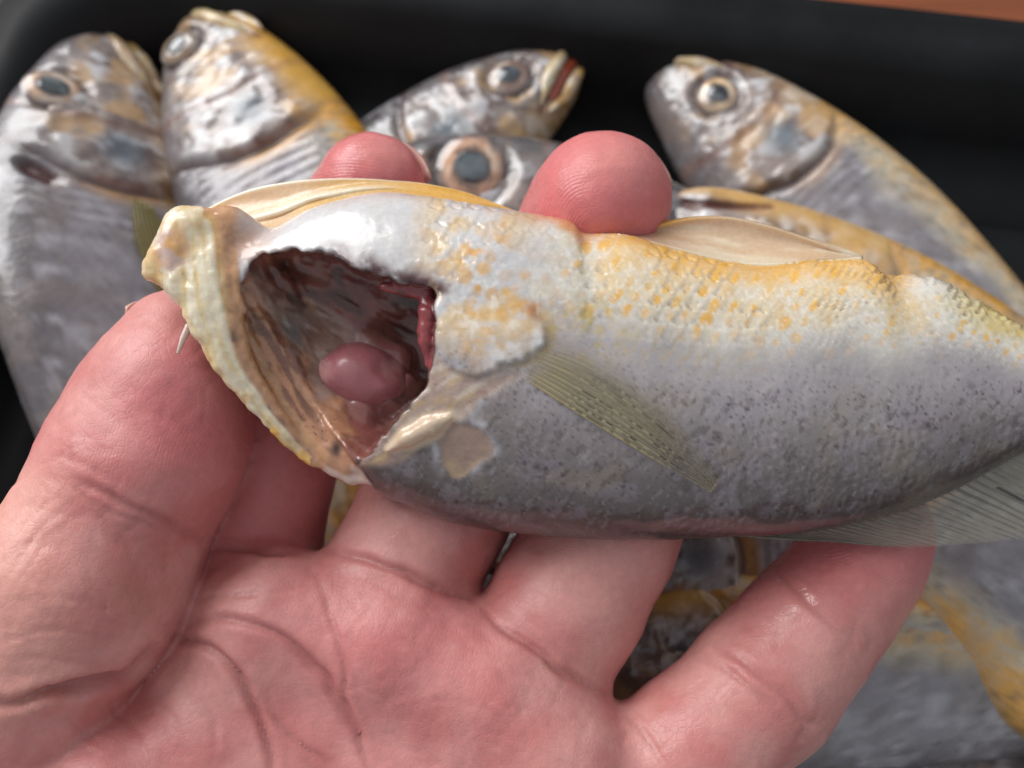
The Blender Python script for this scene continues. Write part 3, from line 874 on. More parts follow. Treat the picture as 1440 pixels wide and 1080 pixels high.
# ridge pattern of the pads
phase = np.zeros(len(HV)); ramp_ = np.zeros(len(HV))
wv = np.column_stack([px, py, 0 * px])
wn = (fbm(wv, 90, 41, 2) - 0.5) * 60
def ridges(mask, ph, a):
    global phase, ramp_
    phase = np.where(mask, ph, phase); ramp_ = np.where(mask, a, ramp_)
ridges(own == 5, (0.92 * px - 0.22 * py + 1.6 * wn) * 1.2, 0.12)
ridges(own == 1, np.hypot((px - 838) * 0.95, (py - 330) * 0.8) * 1.6 + wn * 0.5, np.where(py < 420, 0.55, 0.1))
ridges(own == 0, np.hypot((px - 500) * 0.8, (py - 330) * 0.95) * 1.65 + wn * 0.5, np.where(py < 420, 0.4, 0.1))
ridges(own == 4, np.hypot((px - 330) * 1.0, (py - 700) * 0.75) * 1.3 + wn * 0.4, np.where(py < 680, 0.22, 0.04))
ridges(own == 3, np.hypot((px - 1160) * 0.9, (py - 700)) * 1.2 + wn * 0.3, np.where(py < 850, 0.3, 0.08))
ridges(own == 2, px * 0.5, 0.05)

# colour of the skin itself
tone = fbm(HV, 14, 61, 4); blot = fbm(HV, 4.5, 62, 3)
c0 = np.tile(lin(206, 143, 137), (len(HV), 1))
c0 = mix(c0, lin(199, 128, 124), sstep(0.40, 0.62, tone) * 0.9)
c0 = mix(c0, lin(217, 156, 150), sstep(0.55, 0.30, blot) * 0.5)
c0 = mix(c0, lin(192, 112, 109), sstep(0.54, 0.68, blot) * 0.5)
flush = np.maximum.reduce([
    (own == 1) * sstep(480, 300, py), (own == 0) * sstep(480, 300, py),
    (own == 4) * np.exp(-(((px - 270) / 90) ** 2 + ((py - 600) / 130) ** 2)) * 0.95,
    (own == 3) * sstep(900, 780, py) * 0.8,
    (own == 5) * np.exp(-(((px - 560) / 230) ** 2 + ((py - 900) / 90) ** 2)) * 0.35,
    (own == 0) * 0.7 * sstep(540, 600, py)])
c0 = mix(c0, lin(205, 112, 115), flush * 0.9)
c0 = mix(c0, lin(220, 162, 148), (own == 4) * sstep(150, 30, px) * sstep(620, 700, py) * 0.6)
c0 = mix(c0, lin(222, 150, 142), np.maximum((own == 1) * np.exp(-(((px - 880) / 60) ** 2 + ((py - 225) / 40) ** 2)), (own == 0) * np.exp(-(((px - 545) / 45) ** 2 + ((py - 215) / 30) ** 2))) * 0.6)
c0 = mix(c0, lin(146, 70, 68), red * 0.9)
# scraped patch on the thumb, tiny flakes
patch = np.exp(-(((px - 195) / 55) ** 2 + ((py - 835) / 45) ** 2)) * (own == 4)
c0 = mix(c0, lin(176, 104, 84), patch * 0.5 * sstep(0.42, 0.6, fbm(HV, 3, 71, 3)))
c0 = mix(c0, lin(236, 200, 186), speck(np.column_stack([px, py]), 60, 0.035, 72, 0.35) * front)
wetm = np.maximum.reduce([
    (own == 3) * np.exp(-(((px - 1145) / 85) ** 2 + ((py - 815) / 60) ** 2)) * 1.5,
    (own == 1) * np.exp(-(((px - 775) / 50) ** 2 + ((py - 300) / 60) ** 2)) * 1.1,
    (own == 0) * sstep(330, 250, py) * 0.7, (own == 3) * 0.25, 0.12 * np.ones(len(HV))])

c0 = relax(c0, HF, 8, 0.5); wetm = relax(wetm[:, None], HF, 8, 0.5)[:, 0]; ramp_ = relax(ramp_[:, None], HF, 10, 0.5)[:, 0]
ramp_ = ramp_ * sstep(0.3, 0.7, fbm(HV, 4, 77, 2)) * 0.8
base = to_world(P(300, 1250, 124))
hand = thing('hand', 'bare open left hand, palm up, holding the headless fish over the tray', 'hand', base)
make_obj('skin', HV, HF, SKIN, hand, dict(Col=c0, Ridge=phase, RidgeAmp=ramp_, Wet=np.clip(wetm, 0, 1)), True, base)

# nails: thin curved plates on the far side of the tips, only their edges show
def nail(center, along, across, out, w, l, dz):
    n = 13
    u = np.linspace(-1, 1, n); v = np.linspace(0, 1, n)
    U, Vn = np.meshgrid(u, v, indexing='ij')
    G = center + U[..., None] * across * w * (0.82 + 0.18 * Vn[..., None]) + Vn[..., None] * along * l - (U[..., None] ** 2) * out * dz - (np.clip(Vn[..., None] - 0.7, 0, 1)) * (U[..., None] ** 2) * along * l * 0.5
    sheet('fingernail', G, NAIL, hand, base, 0.45)
def unit(v): v = np.asarray(v, float); return v / np.linalg.norm(v)
ax = unit(P(850, 277, 125) - P(785, 395, 135)); ac = unit(np.cross(ax, (0, 0, 1)))
ou = unit(np.cross(ac, ax)); ou = ou if ou[2] > 0 else -ou
nail(P(850, 277, 125) + ou * 7.4 - ax * 2.2 + ac * 1.0, ax, ac, ou, 6.2, 8.6, 3.2)
ax = unit(P(523, 264, 131) - P(492, 330, 136)); ac = unit(np.cross(ax, (0, 0, 1)))
ou = unit(np.cross(ac, ax)); ou = ou if ou[2] > 0 else -ou
nail(P(523, 264, 131) + ou * 6.6 - ax * 1.5 + ac * 1.0, ax, ac, ou, 5.2, 7.4, 2.6)
# thumb nail on its left flank
ax = unit(P(246, 462, 121) - P(230, 560, 121)); ou = unit(np.array([-0.80, 0.12, 0.6])); ou = unit(ou - ax * (ou @ ax)); ac = np.cross(ax, ou)
nail(P(240, 500, 121) + ou * 6.3 - ax * 2.5, ax, ac, ou, 5.0, 9.5, 2.2)

# ------------------------------------------------------------------ the fish in the hand (headless, belly uppermost)
D0 = 117.0
top_o = crom([(225, 318), (300, 318), (380, 324), (450, 292), (540, 272), (640, 285), (740, 300), (800, 313), (822, 330), (880, 331), (950, 354), (1050, 372), (1150, 367), (1205, 365), (1240, 388), (1300, 390), (1380, 430), (1440, 462), (1540, 495), (1640, 505), (1720, 500)], 8)
bot_o = crom([(225, 345), (300, 430), (380, 560), (440, 640), (500, 682), (560, 706), (640, 735), (740, 750), (860, 758), (1000, 755), (1130, 748), (1250, 722), (1317, 697), (1380, 665), (1440, 634), (1540, 598), (1640, 585), (1720, 592)], 8)
thick = np.array([(225, 3.5), (300, 5.5), (400, 8.5), (520, 10.6), (700, 11.8), (900, 11.8), (1100, 10.6), (1300, 8.6), (1440, 7.0), (1640, 4.2), (1720, 2.0)])
def fish_field(X, Y, Z):
    q = 720 + X * FPX / D0
    T = (540 - np.interp(q, top_o[:, 0], top_o[:, 1])) * D0 / FPX
    B = (540 - np.interp(q, bot_o[:, 0], bot_o[:, 1])) * D0 / FPX
    W = np.interp(q, thick[:, 0], thick[:, 1])
    h = np.maximum((T - B) * 0.5, 0.5); yc = (T + B) * 0.5
    t = (Y - yc) / h; z = (Z - D0) / W
    n = np.sqrt(np.abs(t) ** 2.3 + z * z)
    gr = np.sqrt((1.15 * np.abs(t) ** 1.3 / h) ** 2 + (z / W) ** 2) / np.maximum(n, 0.05)
    return (n - 1) / np.maximum(gr, 0.04)
def fish_depth(px, py):
    """depth of the near flank under a pixel"""
    px = np.asarray(px, float); py = np.asarray(py, float); d = np.full(px.shape, D0 - 8.0)
    for _ in range(12):
        X = (px - 720) * d / FPX; Y = (540 - py) * d / FPX
        q = 720 + X * FPX / D0
        T = (540 - np.interp(q, top_o[:, 0], top_o[:, 1])) * D0 / FPX
        B = (540 - np.interp(q, bot_o[:, 0], bot_o[:, 1])) * D0 / FPX
        W = np.interp(q, thick[:, 0], thick[:, 1])
        t = np.clip((Y - (T + B) / 2) / np.maximum((T - B) / 2, 0.5), -1, 1)
        d = 0.5 * d + 0.5 * (D0 - W * np.sqrt(np.maximum(1 - np.abs(t) ** 2.3, 0)))
    return d

g = Grid((-52, -24.5, 101), (91, 28.5, 131), 0.30)
sl, X, Y, Z = g.box(g.lo, g.lo + g.h * g.n)
F = fish_field(X, Y, Z).astype(np.float32)
PXs = 720 + FPX * X / Z; PYs = 540 - FPX * Y / Z
# slanting cut where the head was taken off
nx, ny = unit(np.array([-(682 - 312), (500 - 236)]))
cut = ((PXs - 256) * nx + (PYs - 312) * ny) * (D0 / FPX)
F = smax(F, cut.astype(np.float32), 1.2)
# opening into the throat and body cavity
rim_pts = crom([(336, 398), (352, 370), (380, 358), (428, 352), (470, 362), (510, 380), (560, 396), (606, 408), (613, 440), (611, 480), (606, 520), (588, 556), (552, 600), (520, 632), (500, 652), (478, 640), (440, 608), (400, 560), (372, 510), (350, 455), (336, 398)], 5)[:-1]
sub = (slice(0, int((-5 - g.lo[0]) / g.h)), slice(None), slice(None))
px_, py_, Z_ = PXs[sub], PYs[sub], Z[sub]
sd = spoly(px_, py_, rim_pts)
jm = (np.abs(sd) < 26) & (Z_ < 119)
sd[jm] += (fbm(np.column_stack([px_[jm], py_[jm], 0 * px_[jm]]), 22, 401, 3) - 0.5) * 20
sd *= (110 / FPX)
dl, _ = dpoly(px_, py_, [(330, 380), (350, 455), (400, 560), (470, 640)])
floor_d = 113.5 + 6.0 * sstep(5, 110, dl) - 3.0 * sstep(560, 650, py_)
hole = smax(sd, Z_ - floor_d, 2.0)
F[sub] = smax(F[sub], -hole, 0.7)
g.cone(F, P(560, 470, 116.5), P(690, 470, 116.5), 5.4, 4.0, 1.5, True)       # the body cavity goes on inside
g.cone(F, P(560, 510, 117.0), P(650, 540, 117), 4.5, 3.0, 1.5, True)
# thick free edge of the far gill wall (pale band), flattened tube
band = crom([(286, 318, 111.5, 2.4), (288, 355, 111.0, 3.3), (292, 400, 110.5, 3.7), (304, 450, 110.5, 3.4), (327, 505, 111.0, 2.6), (359, 555, 112.0, 1.9), (394, 598, 113.0, 1.5), (418, 626, 114, 1.3), (437, 644, 114.5, 0.9)], 6)
Bf = g.full()
for a, b in zip(band[:-1], band[1:]):
    g.cone(Bf, P(*a[:3]), P(*b[:3]), a[3], b[3], 0.0, False, 0.5)
F = smin(F, Bf, 0.8); del Bf
# gristle lumps at its upper end
for (x, y, d, r) in ((262, 322, 112, 2.9), (250, 345, 112, 2.9), (233, 362, 111.5, 2.2), (219, 375, 111.5, 1.5), (246, 385, 111.5, 2.2), (258, 405, 111.2, 2.0), (210, 384, 111.6, 0.8), (320, 322, 114, 3.0), (345, 335, 115, 2.6)):
    g.cone(F, P(x, y, d), P(x + 4, y + 2, d), r, r, 1.0)
extra = {}
def lump(key, pts, k=0.8, flat=None):
    for a, b in zip(pts[:-1], pts[1:]):
        g.cone(F, P(*a[:3]), P(*b[:3]), a[3], b[3], k, False, flat)
    extra.setdefault(key, []).append(np.array(pts))
lump('fold', [(352, 418, 119, 1.2), (420, 432, 120.5, 1.5), (500, 470, 121.5, 1.4), (570, 500, 121, 0.9)])
lump('fold', [(352, 440, 118.5, 1.3), (400, 470, 119.5, 2.0), (450, 500, 120, 2.4), (500, 520, 120.5, 2.0)])
lump('fold', [(430, 395, 120.5, 0.8), (500, 408, 121, 1.0), (560, 432, 121, 0.8)])
lump('peach', [(322, 400, 113.5, 1.6), (338, 450, 114, 2.2), (362, 505, 114.5, 2.4), (398, 560, 115, 2.2), (440, 612, 115, 1.8)], 0.8, 0.6)
lump('peach', [(368, 450, 115.5, 0.9), (385, 490, 116, 1.5), (402, 535, 116, 1.7), (425, 580, 115.5, 1.6), (452, 612, 115, 1.4)])
lump('peach', [(395, 470, 117, 0.9), (418, 510, 117, 1.2), (424, 550, 116.5, 1.0)])
lump('peach', [(475, 612, 115, 1.8), (470, 585, 116, 1.6)])
lump('pink', [(510, 645, 114.3, 1.3), (506, 605, 117, 1.7), (512, 565, 119, 2.2)])
lump('tissue', [(462, 540, 120.8, 2.2), (480, 560, 120.3, 2.6), (510, 570, 120.0, 2.6), (548, 556, 119.8, 2.2), (570, 540, 119.6, 1.6)], 1.5)
lump('tissue', [(455, 525, 121, 1.8), (470, 500, 121.2, 1.8), (520, 492, 121.2, 1.8), (560, 505, 120.6, 1.6)], 1.5)
lump('red', [(540, 402, 112, 0.6), (570, 408, 111, 0.8), (598, 414, 110, 0.9), (602, 440, 109.5, 1.0), (599, 480, 109.5, 1.0), (603, 512, 109.8, 0.7)], 0.5)
lump('bone', [(x_, y_, float(fish_depth(x_, y_)) - 0.1, r_) for x_, y_, r_ in ((545, 634, 0.5), (572, 617, 1.2), (605, 600, 1.3), (632, 586, 0.6))], 0.4)
lump('peach', [(448, 610, 115.5, 2.0), (470, 635, 115, 2.2), (492, 652, 114.5, 2.0)])
lump('scrap', [(440, 645, 114.6, 0.9), (470, 660, 114.6, 0.9), (495, 672, 114.2, 0.9), (520, 672, 113.6, 0.8)], 0.5)
lump('scrap', [(505, 655, 113.2, 0.8), (530, 662, 112.8, 0.9)], 0.6)
FV, FF = g.mesh(F)
del F, X, Y, Z, PXs, PYs, cut, px_, py_, Z_, sd, dl, floor_d, hole, g
FV = relax(FV, FF, 2, 0.5)
FN = vnormals(FV, FF)
px, py = pix(FV)
P2 = np.column_stack([px, py, 0 * px])
near = sstep(0.35, -0.1, FN[:, 2])

Tq = np.interp(px, top_o[:, 0], top_o[:, 1]); Bq = np.interp(px, bot_o[:, 0], bot_o[:, 1])
v = (py - Tq) / np.maximum(Bq - Tq, 20)              # 0 at the belly edge, 1 at the back
insd = spoly(px, py, rim_pts) + (fbm(P2, 22, 401, 3) - 0.5) * 20                         # pixels, negative inside the opening
fd = fish_depth(px, py)
cav = sstep(0.5, 1.6, FV[:, 2] - fd) * sstep(9, -3, insd) * (FV[:, 2] < 124)
bd, bt = dpoly(px, py, band)
bw = np.interp(bt, np.linspace(0, 1, len(band)), band[:, 3]) * 11
onband = sstep(1.25, 0.95, bd / bw) * (FV[:, 2] < 115.5)
left = sstep(345, 320, px + (py - 330) * 0.1) * sstep(420, 395, py)
bsd = spoly(px, py, [(195, 280), (330, 318), (338, 395), (350, 455), (400, 560), (440, 612), (462, 640), (450, 672), (380, 650), (240, 520), (195, 400)])
onband = np.maximum(np.maximum(onband, left), sstep(3, -3, bsd) * (FV[:, 2] < 122))
flank = (1 - cav) * (1 - onband)

# scales: staggered rows of overlapping round-edged plates
def scale_field(px, py):
    s = np.interp(px, [600, 800, 1100, 1200, 1440], [27, 27, 26, 19, 17])
    cum = np.interp(px, [0, 600, 800, 1100, 1200, 1440], np.cumsum([0, 600 / 27, 200 / 27, 300 / 26.5, 100 / 22, 240 / 18]))
    rowh = np.interp(px, [600, 1100, 1220, 1440], [24, 23, 15, 12])
    wv = (fbm(P2, 120, 21, 2) - 0.5)
    a = cum + wv * 0.9 + 0.16 * (py - 400) / 24
    b = (py - 0.45 * (Tq - 360)) / rowh + (fbm(P2, 140, 22, 2) - 0.5) * 1.2
    h = np.zeros(len(px)); dot = np.zeros(len(px)); rnd = np.zeros(len(px)); edge = np.zeros(len(px))
    done = np.zeros(len(px), bool)
    B0 = np.floor(b)
    # most forward scale that still covers the point lies on top
    for da in (-1, 0, 1):
        for db in (0, -1, 1, 2):
            row = B0 + db
            off = 0.5 * (np.mod(row, 2))
            ca = np.floor(a - off) + da + off + 0.5
            u = a - ca; w_ = (b - row)
            r = np.hypot(u * 1.05, w_ * 0.80)
            cover = (r < 0.78) & ~done
            rr = hash3((ca * 2).astype(np.int64) + 900, row.astype(np.int64) + 900, np.zeros(len(px), np.int64), 5)
            h = np.where(cover, 0.45 + 0.55 * (u + 0.6) - 0.9 * sstep(0.62, 0.78, r), h)
            edge = np.where(cover, sstep(0.58, 0.76, r) * (u > -0.1), edge)
            dot = np.where(cover, np.exp(-(((u - 0.50) / (0.16 + 0.10 * rr)) ** 2 + (w_ / (0.26 + 0.16 * rr)) ** 2) ** 1.5), dot)
            rnd = np.where(cover, rr, rnd)
            done |= cover
    return h, dot, rnd, edge
n_b = fbm(P2, 20, 58, 3)
sh, sdot, srnd, sedge = scale_field(px, py)
shoulder = crom([(600, 300), (700, 330), (745, 380), (742, 430), (764, 462), (760, 488), (735, 502), (705, 512), (682, 528), (650, 522), (625, 508), (612, 470), (612, 420), (600, 360)], 5)
ssd = spoly(px + (vnoise(P2, 9, 8) - 0.5) * 9, py + (vnoise(P2, 9, 9) - 0.5) * 9, shoulder)
lesion = crom([(616, 612), (640, 597), (672, 603), (693, 626), (687, 645), (672, 652), (658, 664), (638, 672), (622, 650), (616, 612)], 4)[:-1]
lsd = spoly(px + (vnoise(P2, 14, 18) - 0.5) * 5, py + (vnoise(P2, 14, 19) - 0.5) * 5, lesion)
raw = spoly(px + (vnoise(P2, 22, 28) - 0.5) * 16, py + (vnoise(P2, 22, 29) - 0.5) * 16, crom([(612, 500), (640, 522), (690, 530), (735, 528), (700, 545), (660, 580), (640, 600), (590, 632), (540, 655), (505, 650), (560, 596), (596, 552)], 4))
smooth_zone = np.maximum(sstep(640, 560, px), np.exp(-(((px - 730) / 80) ** 2 + ((py - 400) / 90) ** 2)))
belly = sstep(0.42, 0.16, v) * flank
sc_amp = flank * near * (0.05 + 0.17 * belly + 0.06 * sstep(1180, 1260, px) * belly) * (1 - 0.92 * smooth_zone) * (0.35 + 1.1 * sstep(0.35, 0.65, fbm(P2, 60, 59, 2))) * sstep(0.99, 0.8, v)
dsp = sc_amp * (sh - 0.5)
dsp += flank * near * 0.55 * sstep(6, -3, ssd) * sstep(580, 680, px) * sstep(420, 475, py)
dsp += flank * near * (-0.18 * sstep(3, -4, lsd) + 0.08 * np.exp(-((lsd - 5) / 5) ** 2))
dsp += flank * near * (-0.22 * sstep(6, -12, raw))
dsp += (fbm(FV, 6, 51, 3) - 0.5) * 0.5 * flank + (fbm(FV, 1.3, 52, 3) - 0.5) * (0.03 * flank + 0.30 * (1 - flank)) + cav * (fbm(np.column_stack([px + 0.5 * py, py - 0.5 * px, 0 * px]), (90, 22, 1), 54, 3) - 0.5) * 1.2
bsg = bd * np.where(px > np.interp(py, band[:, 1], band[:, 0]), 1, -1) + 14 * (vnoise(P2, 45, 57) - 0.5)
strk = 0.75 * fbm(np.column_stack([bsg, bt * 90, 0 * bt]), (11, 34, 1), 53, 3) + 0.25 * n_b
dsp += onband * (fbm(P2, 19, 473, 3) - 0.5) * 0.8 * sstep(-0.45, -1.0, bsg / bw) * (bt > 0.15)
dsp += cav * sstep(450, 400, px) * (fbm(np.column_stack([px * 0.86 - py * 0.5, px * 0.5 + py * 0.86, 0 * px]), (14, 60, 1), 474, 2) - 0.5) * 1.2
dsp += onband * ((strk - 0.5) * 0.3 * (bd < 60) + (fbm(FV, 2.4, 59, 3) - 0.5) * 0.5)
# ragged cut edge along the belly
dsp += flank * 0.5 * (vnoise(P2, 6, 55) - 0.5) * sstep(0.06, 0.0, v) * (px > 1280)
FV = FV + FN * dsp[:, None]

# ---- colour of the skin and flesh
n1 = fbm(FV, 10, 1, 4); n2 = fbm(FV, 3, 2, 3); n3 = fbm(FV, 0.9, 3, 2)
lav = lin(170, 162, 164); grey = lin(134, 124, 124); dark = lin(94, 84, 82); white = lin(216, 213, 208); cream = lin(222, 212, 192); yel = lin(226, 168, 58); org = lin(206, 136, 60)
vv = v + (n1 - 0.5) * 0.16
c = np.tile(lav, (len(FV), 1))
c = mix(c, grey, sstep(0.42, 0.72, vv)); c = mix(c, dark, sstep(0.66, 0.95, vv))
c = mix(c, lin(186, 179, 174), sstep(0.44, 0.26, vv) * 0.9)
c = mix(c, cream, sstep(0.34, 0.16, vv) * 0.8)
c = mix(c, white, sstep(0.40, 0.10, vv) * sstep(0.42, 0.58, n2) * 0.8)
c = mix(c, lin(150, 140, 150), sstep(0.52, 0.66, n2) * sstep(0.35, 0.5, vv) * 0.35)
c = mix(c, lin(150, 134, 112), sstep(0.55, 0.7, fbm(FV, 7, 6, 3)) * sstep(0.35, 0.5, vv) * 0.3)
# yellow spot on each belly scale
dots = sdot * sstep(0.32, 0.20, v + (srnd - 0.5) * 0.2) * (0.35 + 0.65 * srnd) * sstep(620, 800, px)
wpx = px + (vnoise(P2, 16, 411) - 0.5) * 8; wpy = py - 0.45 * (Tq - 360) + (vnoise(P2, 16, 412) - 0.5) * 8
ov, orn = ovals(wpx, wpy, 28, 22, 7.0, 9.5, 421, 0.92, 0.25); ov2, orn2 = ovals(wpx, wpy, 19, 14, 4.0, 6.0, 431, 0.65, 0.25)
sm = sstep(1185, 1225, px); ov = ov * (1 - sm) + ov2 * sm; orn = np.where(sm > 0.5, orn2, orn)
ok = sstep(0.35, 0.22, v + (orn - 0.5) * 0.16) * (0.45 + 0.55 * sstep(0.2, 0.5, orn)) * sstep(760, 830, px) * flank
oc_ = mix(np.tile(lin(226, 176, 92), (len(px), 1)), lin(230, 168, 46), sstep(0.4, 0.6, orn)); oc_ = mix(oc_, lin(222, 170, 112), sstep(0.25, 0.1, orn))
c = mix(c, oc_, ov * ok * 0.9)
c = mix(c, lin(224, 190, 130), sstep(0.5, 0.7, fbm(P2, 46, 402, 3)) * sstep(0.3, 0.12, v) * sstep(780, 860, px) * 0.6 * flank)
c = mix(c, lin(224, 188, 118), sstep(0.30, 0.06, v + (n2 - 0.5) * 0.15) * sstep(790, 880, px) * sstep(1340, 1280, px) * 0.42 * flank); c = mix(c, lin(240, 234, 222), sedge * 0.65 * belly)
c = mix(c, yel, sstep(0.12, 0.0, v + (n2 - 0.5) * 0.08) * sstep(820, 900, px) * sstep(1330, 1250, px) * 0.75)
c = mix(c, lin(206, 184, 112), sstep(0.24, 0.05, v + (n2 - 0.5) * 0.1) * sstep(1310, 1370, px) * 0.7)
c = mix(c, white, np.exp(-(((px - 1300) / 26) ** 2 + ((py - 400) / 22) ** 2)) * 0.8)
c = mix(c, org, sstep(0.05, 0.0, v + (n2 - 0.5) * 0.06) * sstep(430, 520, px) * sstep(860, 800, px) * 0.9)
# golden glints along the lower edge of the belly scales
c = mix(c, lin(196, 164, 92), sedge * np.exp(-((vv - 0.34) / 0.07) ** 2) * sstep(760, 830, px) * sstep(1120, 980, px) * 0.45)
# brown-black specks and dashes over the flank
fl = flank * near
c = mix(c, lin(62, 52, 56), speck(np.column_stack([px, py]), 9, 0.16, 201, 0.55) * sstep(0.30, 0.5, vv) * 0.55 * fl)
c = mix(c, lin(58, 48, 48), speck(np.column_stack([px, py]), 17, 0.15, 205, 0.5) * sstep(0.33, 0.5, vv) * sstep(0.45, 0.6, n2) * 0.8 * fl)
Q = np.column_stack([(px + 0.6 * py), (py - 0.6 * px) * 0.5, 0 * px])
dash = sstep(0.56, 0.72, fbm(Q, (7, 8, 1), 211, 2)) * sstep(0.38, 0.55, vv)
c = mix(c, lin(80, 67, 64), dash * 0.55 * fl)
c = mix(c, lin(196, 193, 202), sstep(0.62, 0.74, fbm(Q, (4, 9, 1), 213, 2)) * sstep(0.4, 0.5, vv) * 0.16 * fl)
rowp = np.sin((px * 0.82 + py * 0.57 + 34 * fbm(P2, 34, 451, 3)) * 2 * np.pi / 14) * np.sin((px * 0.55 - py * 0.83 + 40 * fbm(P2, 34, 452, 3)) * 2 * np.pi / 30) * sstep(0.38, 0.62, fbm(P2, 45, 457, 2))
c = mix(c, lin(84, 74, 74), sstep(0.15, 0.8, rowp) * sstep(0.40, 0.60, vv) * (0.12 + 0.22 * sstep(0.4, 0.6, n2)) * fl)
c = mix(c, lin(186, 180, 186), sstep(-0.2, -0.8, rowp) * sstep(0.36, 0.50, vv) * 0.22 * fl)
c = mix(c, lin(70, 60, 58), sstep(0.90, 1.02, v) * 0.8)
c = mix(c, lin(120, 84, 84), sstep(0.93, 1.0, v) * np.exp(-((px - 1080) / 60) ** 2) * 0.6)
# white shoulder with yellow mottling
zone = sstep(780, 700, px) * sstep(0.52, 0.34, v) * flank
c = mix(c, lin(206, 204, 206), zone * 0.85); c = mix(c, lin(220, 184, 122), zone * sstep(0.42, 0.6, fbm(P2, 50, 403, 4)) * sstep(560, 640, px) * 0.75)
mott = sstep(0.50, 0.62, fbm(P2, 34, 231, 3)) * np.exp(-((px - 690) / 75) ** 2 - ((py - 400) / 85) ** 2) * 1.4
ov3, or3 = ovals(px + 10 * vnoise(P2, 20, 453), py + 10 * vnoise(P2, 20, 454), 27, 27, 10, 10, 455, 0.75)
sz = np.exp(-((px - 690) / 85) ** 2 - ((py - 405) / 85) ** 2) * flank
c = mix(c, lin(206, 160, 96), ov3 * sz * (0.35 + 0.5 * or3)); c = mix(c, lin(236, 232, 224), sstep(0.55, 0.7, fbm(P2, 14, 456, 3)) * sz * 0.7)
c = mix(c, lin(222, 168, 92), mott * sstep(0.3, 0.7, fbm(P2, 10, 232, 2)) * flank)
c = mix(c, lin(216, 168, 92), speck(np.column_stack([px, py]), 30, 0.30, 233, 0.6) * np.exp(-((px - 680) / 80) ** 2 - ((py - 410) / 90) ** 2) * 0.9 * flank)
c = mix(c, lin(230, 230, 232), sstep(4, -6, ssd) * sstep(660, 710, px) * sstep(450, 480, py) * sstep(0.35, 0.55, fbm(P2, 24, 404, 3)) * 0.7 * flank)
c = mix(c, lin(170, 108, 54), np.exp(-(((px - 752) / 16) ** 2 + ((py - 437) / 12) ** 2)) * 0.9 * sstep(0.4, 0.55, n3))
c = mix(c, lin(156, 136, 100), np.exp(-((ssd - 9) / 8) ** 2) * sstep(690, 740, px) * sstep(430, 470, py) * 0.8 * flank)
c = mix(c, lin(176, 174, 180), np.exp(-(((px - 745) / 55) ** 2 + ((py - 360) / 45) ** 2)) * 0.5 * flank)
c = mix(c, lin(190, 168, 96), sstep(0.5, 0.65, fbm(P2, 16, 240, 3)) * np.exp(-(((px - 820) / 60) ** 2 + ((py - 460) / 45) ** 2)) * 0.7)
# raw cut flesh, bone splinter, lesion
Qr = np.column_stack([px * 0.85 - 0.53 * py, py * 0.85 + 0.53 * px, 0 * px])
rw = sstep(6, -8, raw) * flank
c = mix(c, lin(176, 150, 138), rw * 0.9); c = mix(c, lin(196, 164, 116), rw * sstep(0.45, 0.62, fbm(Qr, (60, 14, 1), 405, 3)) * 0.8)
c = mix(c, lin(206, 190, 176), rw * sstep(0.50, 0.66, fbm(Qr, (40, 10, 1), 406, 3)) * 0.8); c = mix(c, lin(140, 110, 98), rw * sstep(0.55, 0.68, fbm(Qr, (34, 12, 1), 407, 3)) * 0.7)
c = mix(c, lin(208, 206, 212), np.exp(-((raw - 5) / 5) ** 2) * flank * sstep(600, 680, px) * sstep(0.4, 0.6, fbm(P2, 18, 408, 2)) * 0.3)
c = mix(c, lin(214, 212, 218), np.exp(-((lsd - 6) / 6) ** 2) * 0.4 * flank * sstep(0.4, 0.6, fbm(P2, 20, 250, 2)))
c = mix(c, lin(158, 132, 118), sstep(3, -3, lsd) * flank); c = mix(c, lin(184, 156, 120), sstep(3, -3, lsd) * flank * sstep(0.45, 0.7, fbm(P2, 40, 251, 2)) * 0.6)
# maroon-black margin of the opening
mg = np.exp(-((insd - 4) / 17) ** 2) * flank * sstep(425, 490, px) * sstep(425, 405, py) * sstep(0.2, 0.55, fbm(P2, 18, 260, 3))
c = mix(c, lin(84, 50, 54), mg * 1.0)
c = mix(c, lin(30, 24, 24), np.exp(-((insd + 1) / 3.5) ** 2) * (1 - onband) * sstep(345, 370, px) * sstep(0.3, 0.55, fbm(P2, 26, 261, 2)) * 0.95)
c = mix(c, lin(200, 178, 168), (insd > 2) * sstep(420, 350, px) * sstep(385, 350, py) * flank * 0.8)
# inside of the cavity
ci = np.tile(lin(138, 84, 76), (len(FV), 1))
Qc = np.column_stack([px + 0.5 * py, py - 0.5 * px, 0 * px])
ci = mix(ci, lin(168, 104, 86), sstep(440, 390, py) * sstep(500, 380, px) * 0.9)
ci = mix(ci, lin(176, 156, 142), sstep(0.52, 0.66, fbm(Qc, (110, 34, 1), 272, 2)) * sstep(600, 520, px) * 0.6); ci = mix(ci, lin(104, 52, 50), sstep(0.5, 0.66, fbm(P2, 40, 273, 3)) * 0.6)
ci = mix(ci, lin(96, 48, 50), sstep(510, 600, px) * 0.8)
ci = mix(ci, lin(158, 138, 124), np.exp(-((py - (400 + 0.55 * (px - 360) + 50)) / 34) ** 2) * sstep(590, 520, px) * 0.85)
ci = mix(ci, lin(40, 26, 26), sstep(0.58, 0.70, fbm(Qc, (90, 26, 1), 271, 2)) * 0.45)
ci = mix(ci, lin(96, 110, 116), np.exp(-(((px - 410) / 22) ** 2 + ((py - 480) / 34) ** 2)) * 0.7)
c = mix(c, ci, cav)
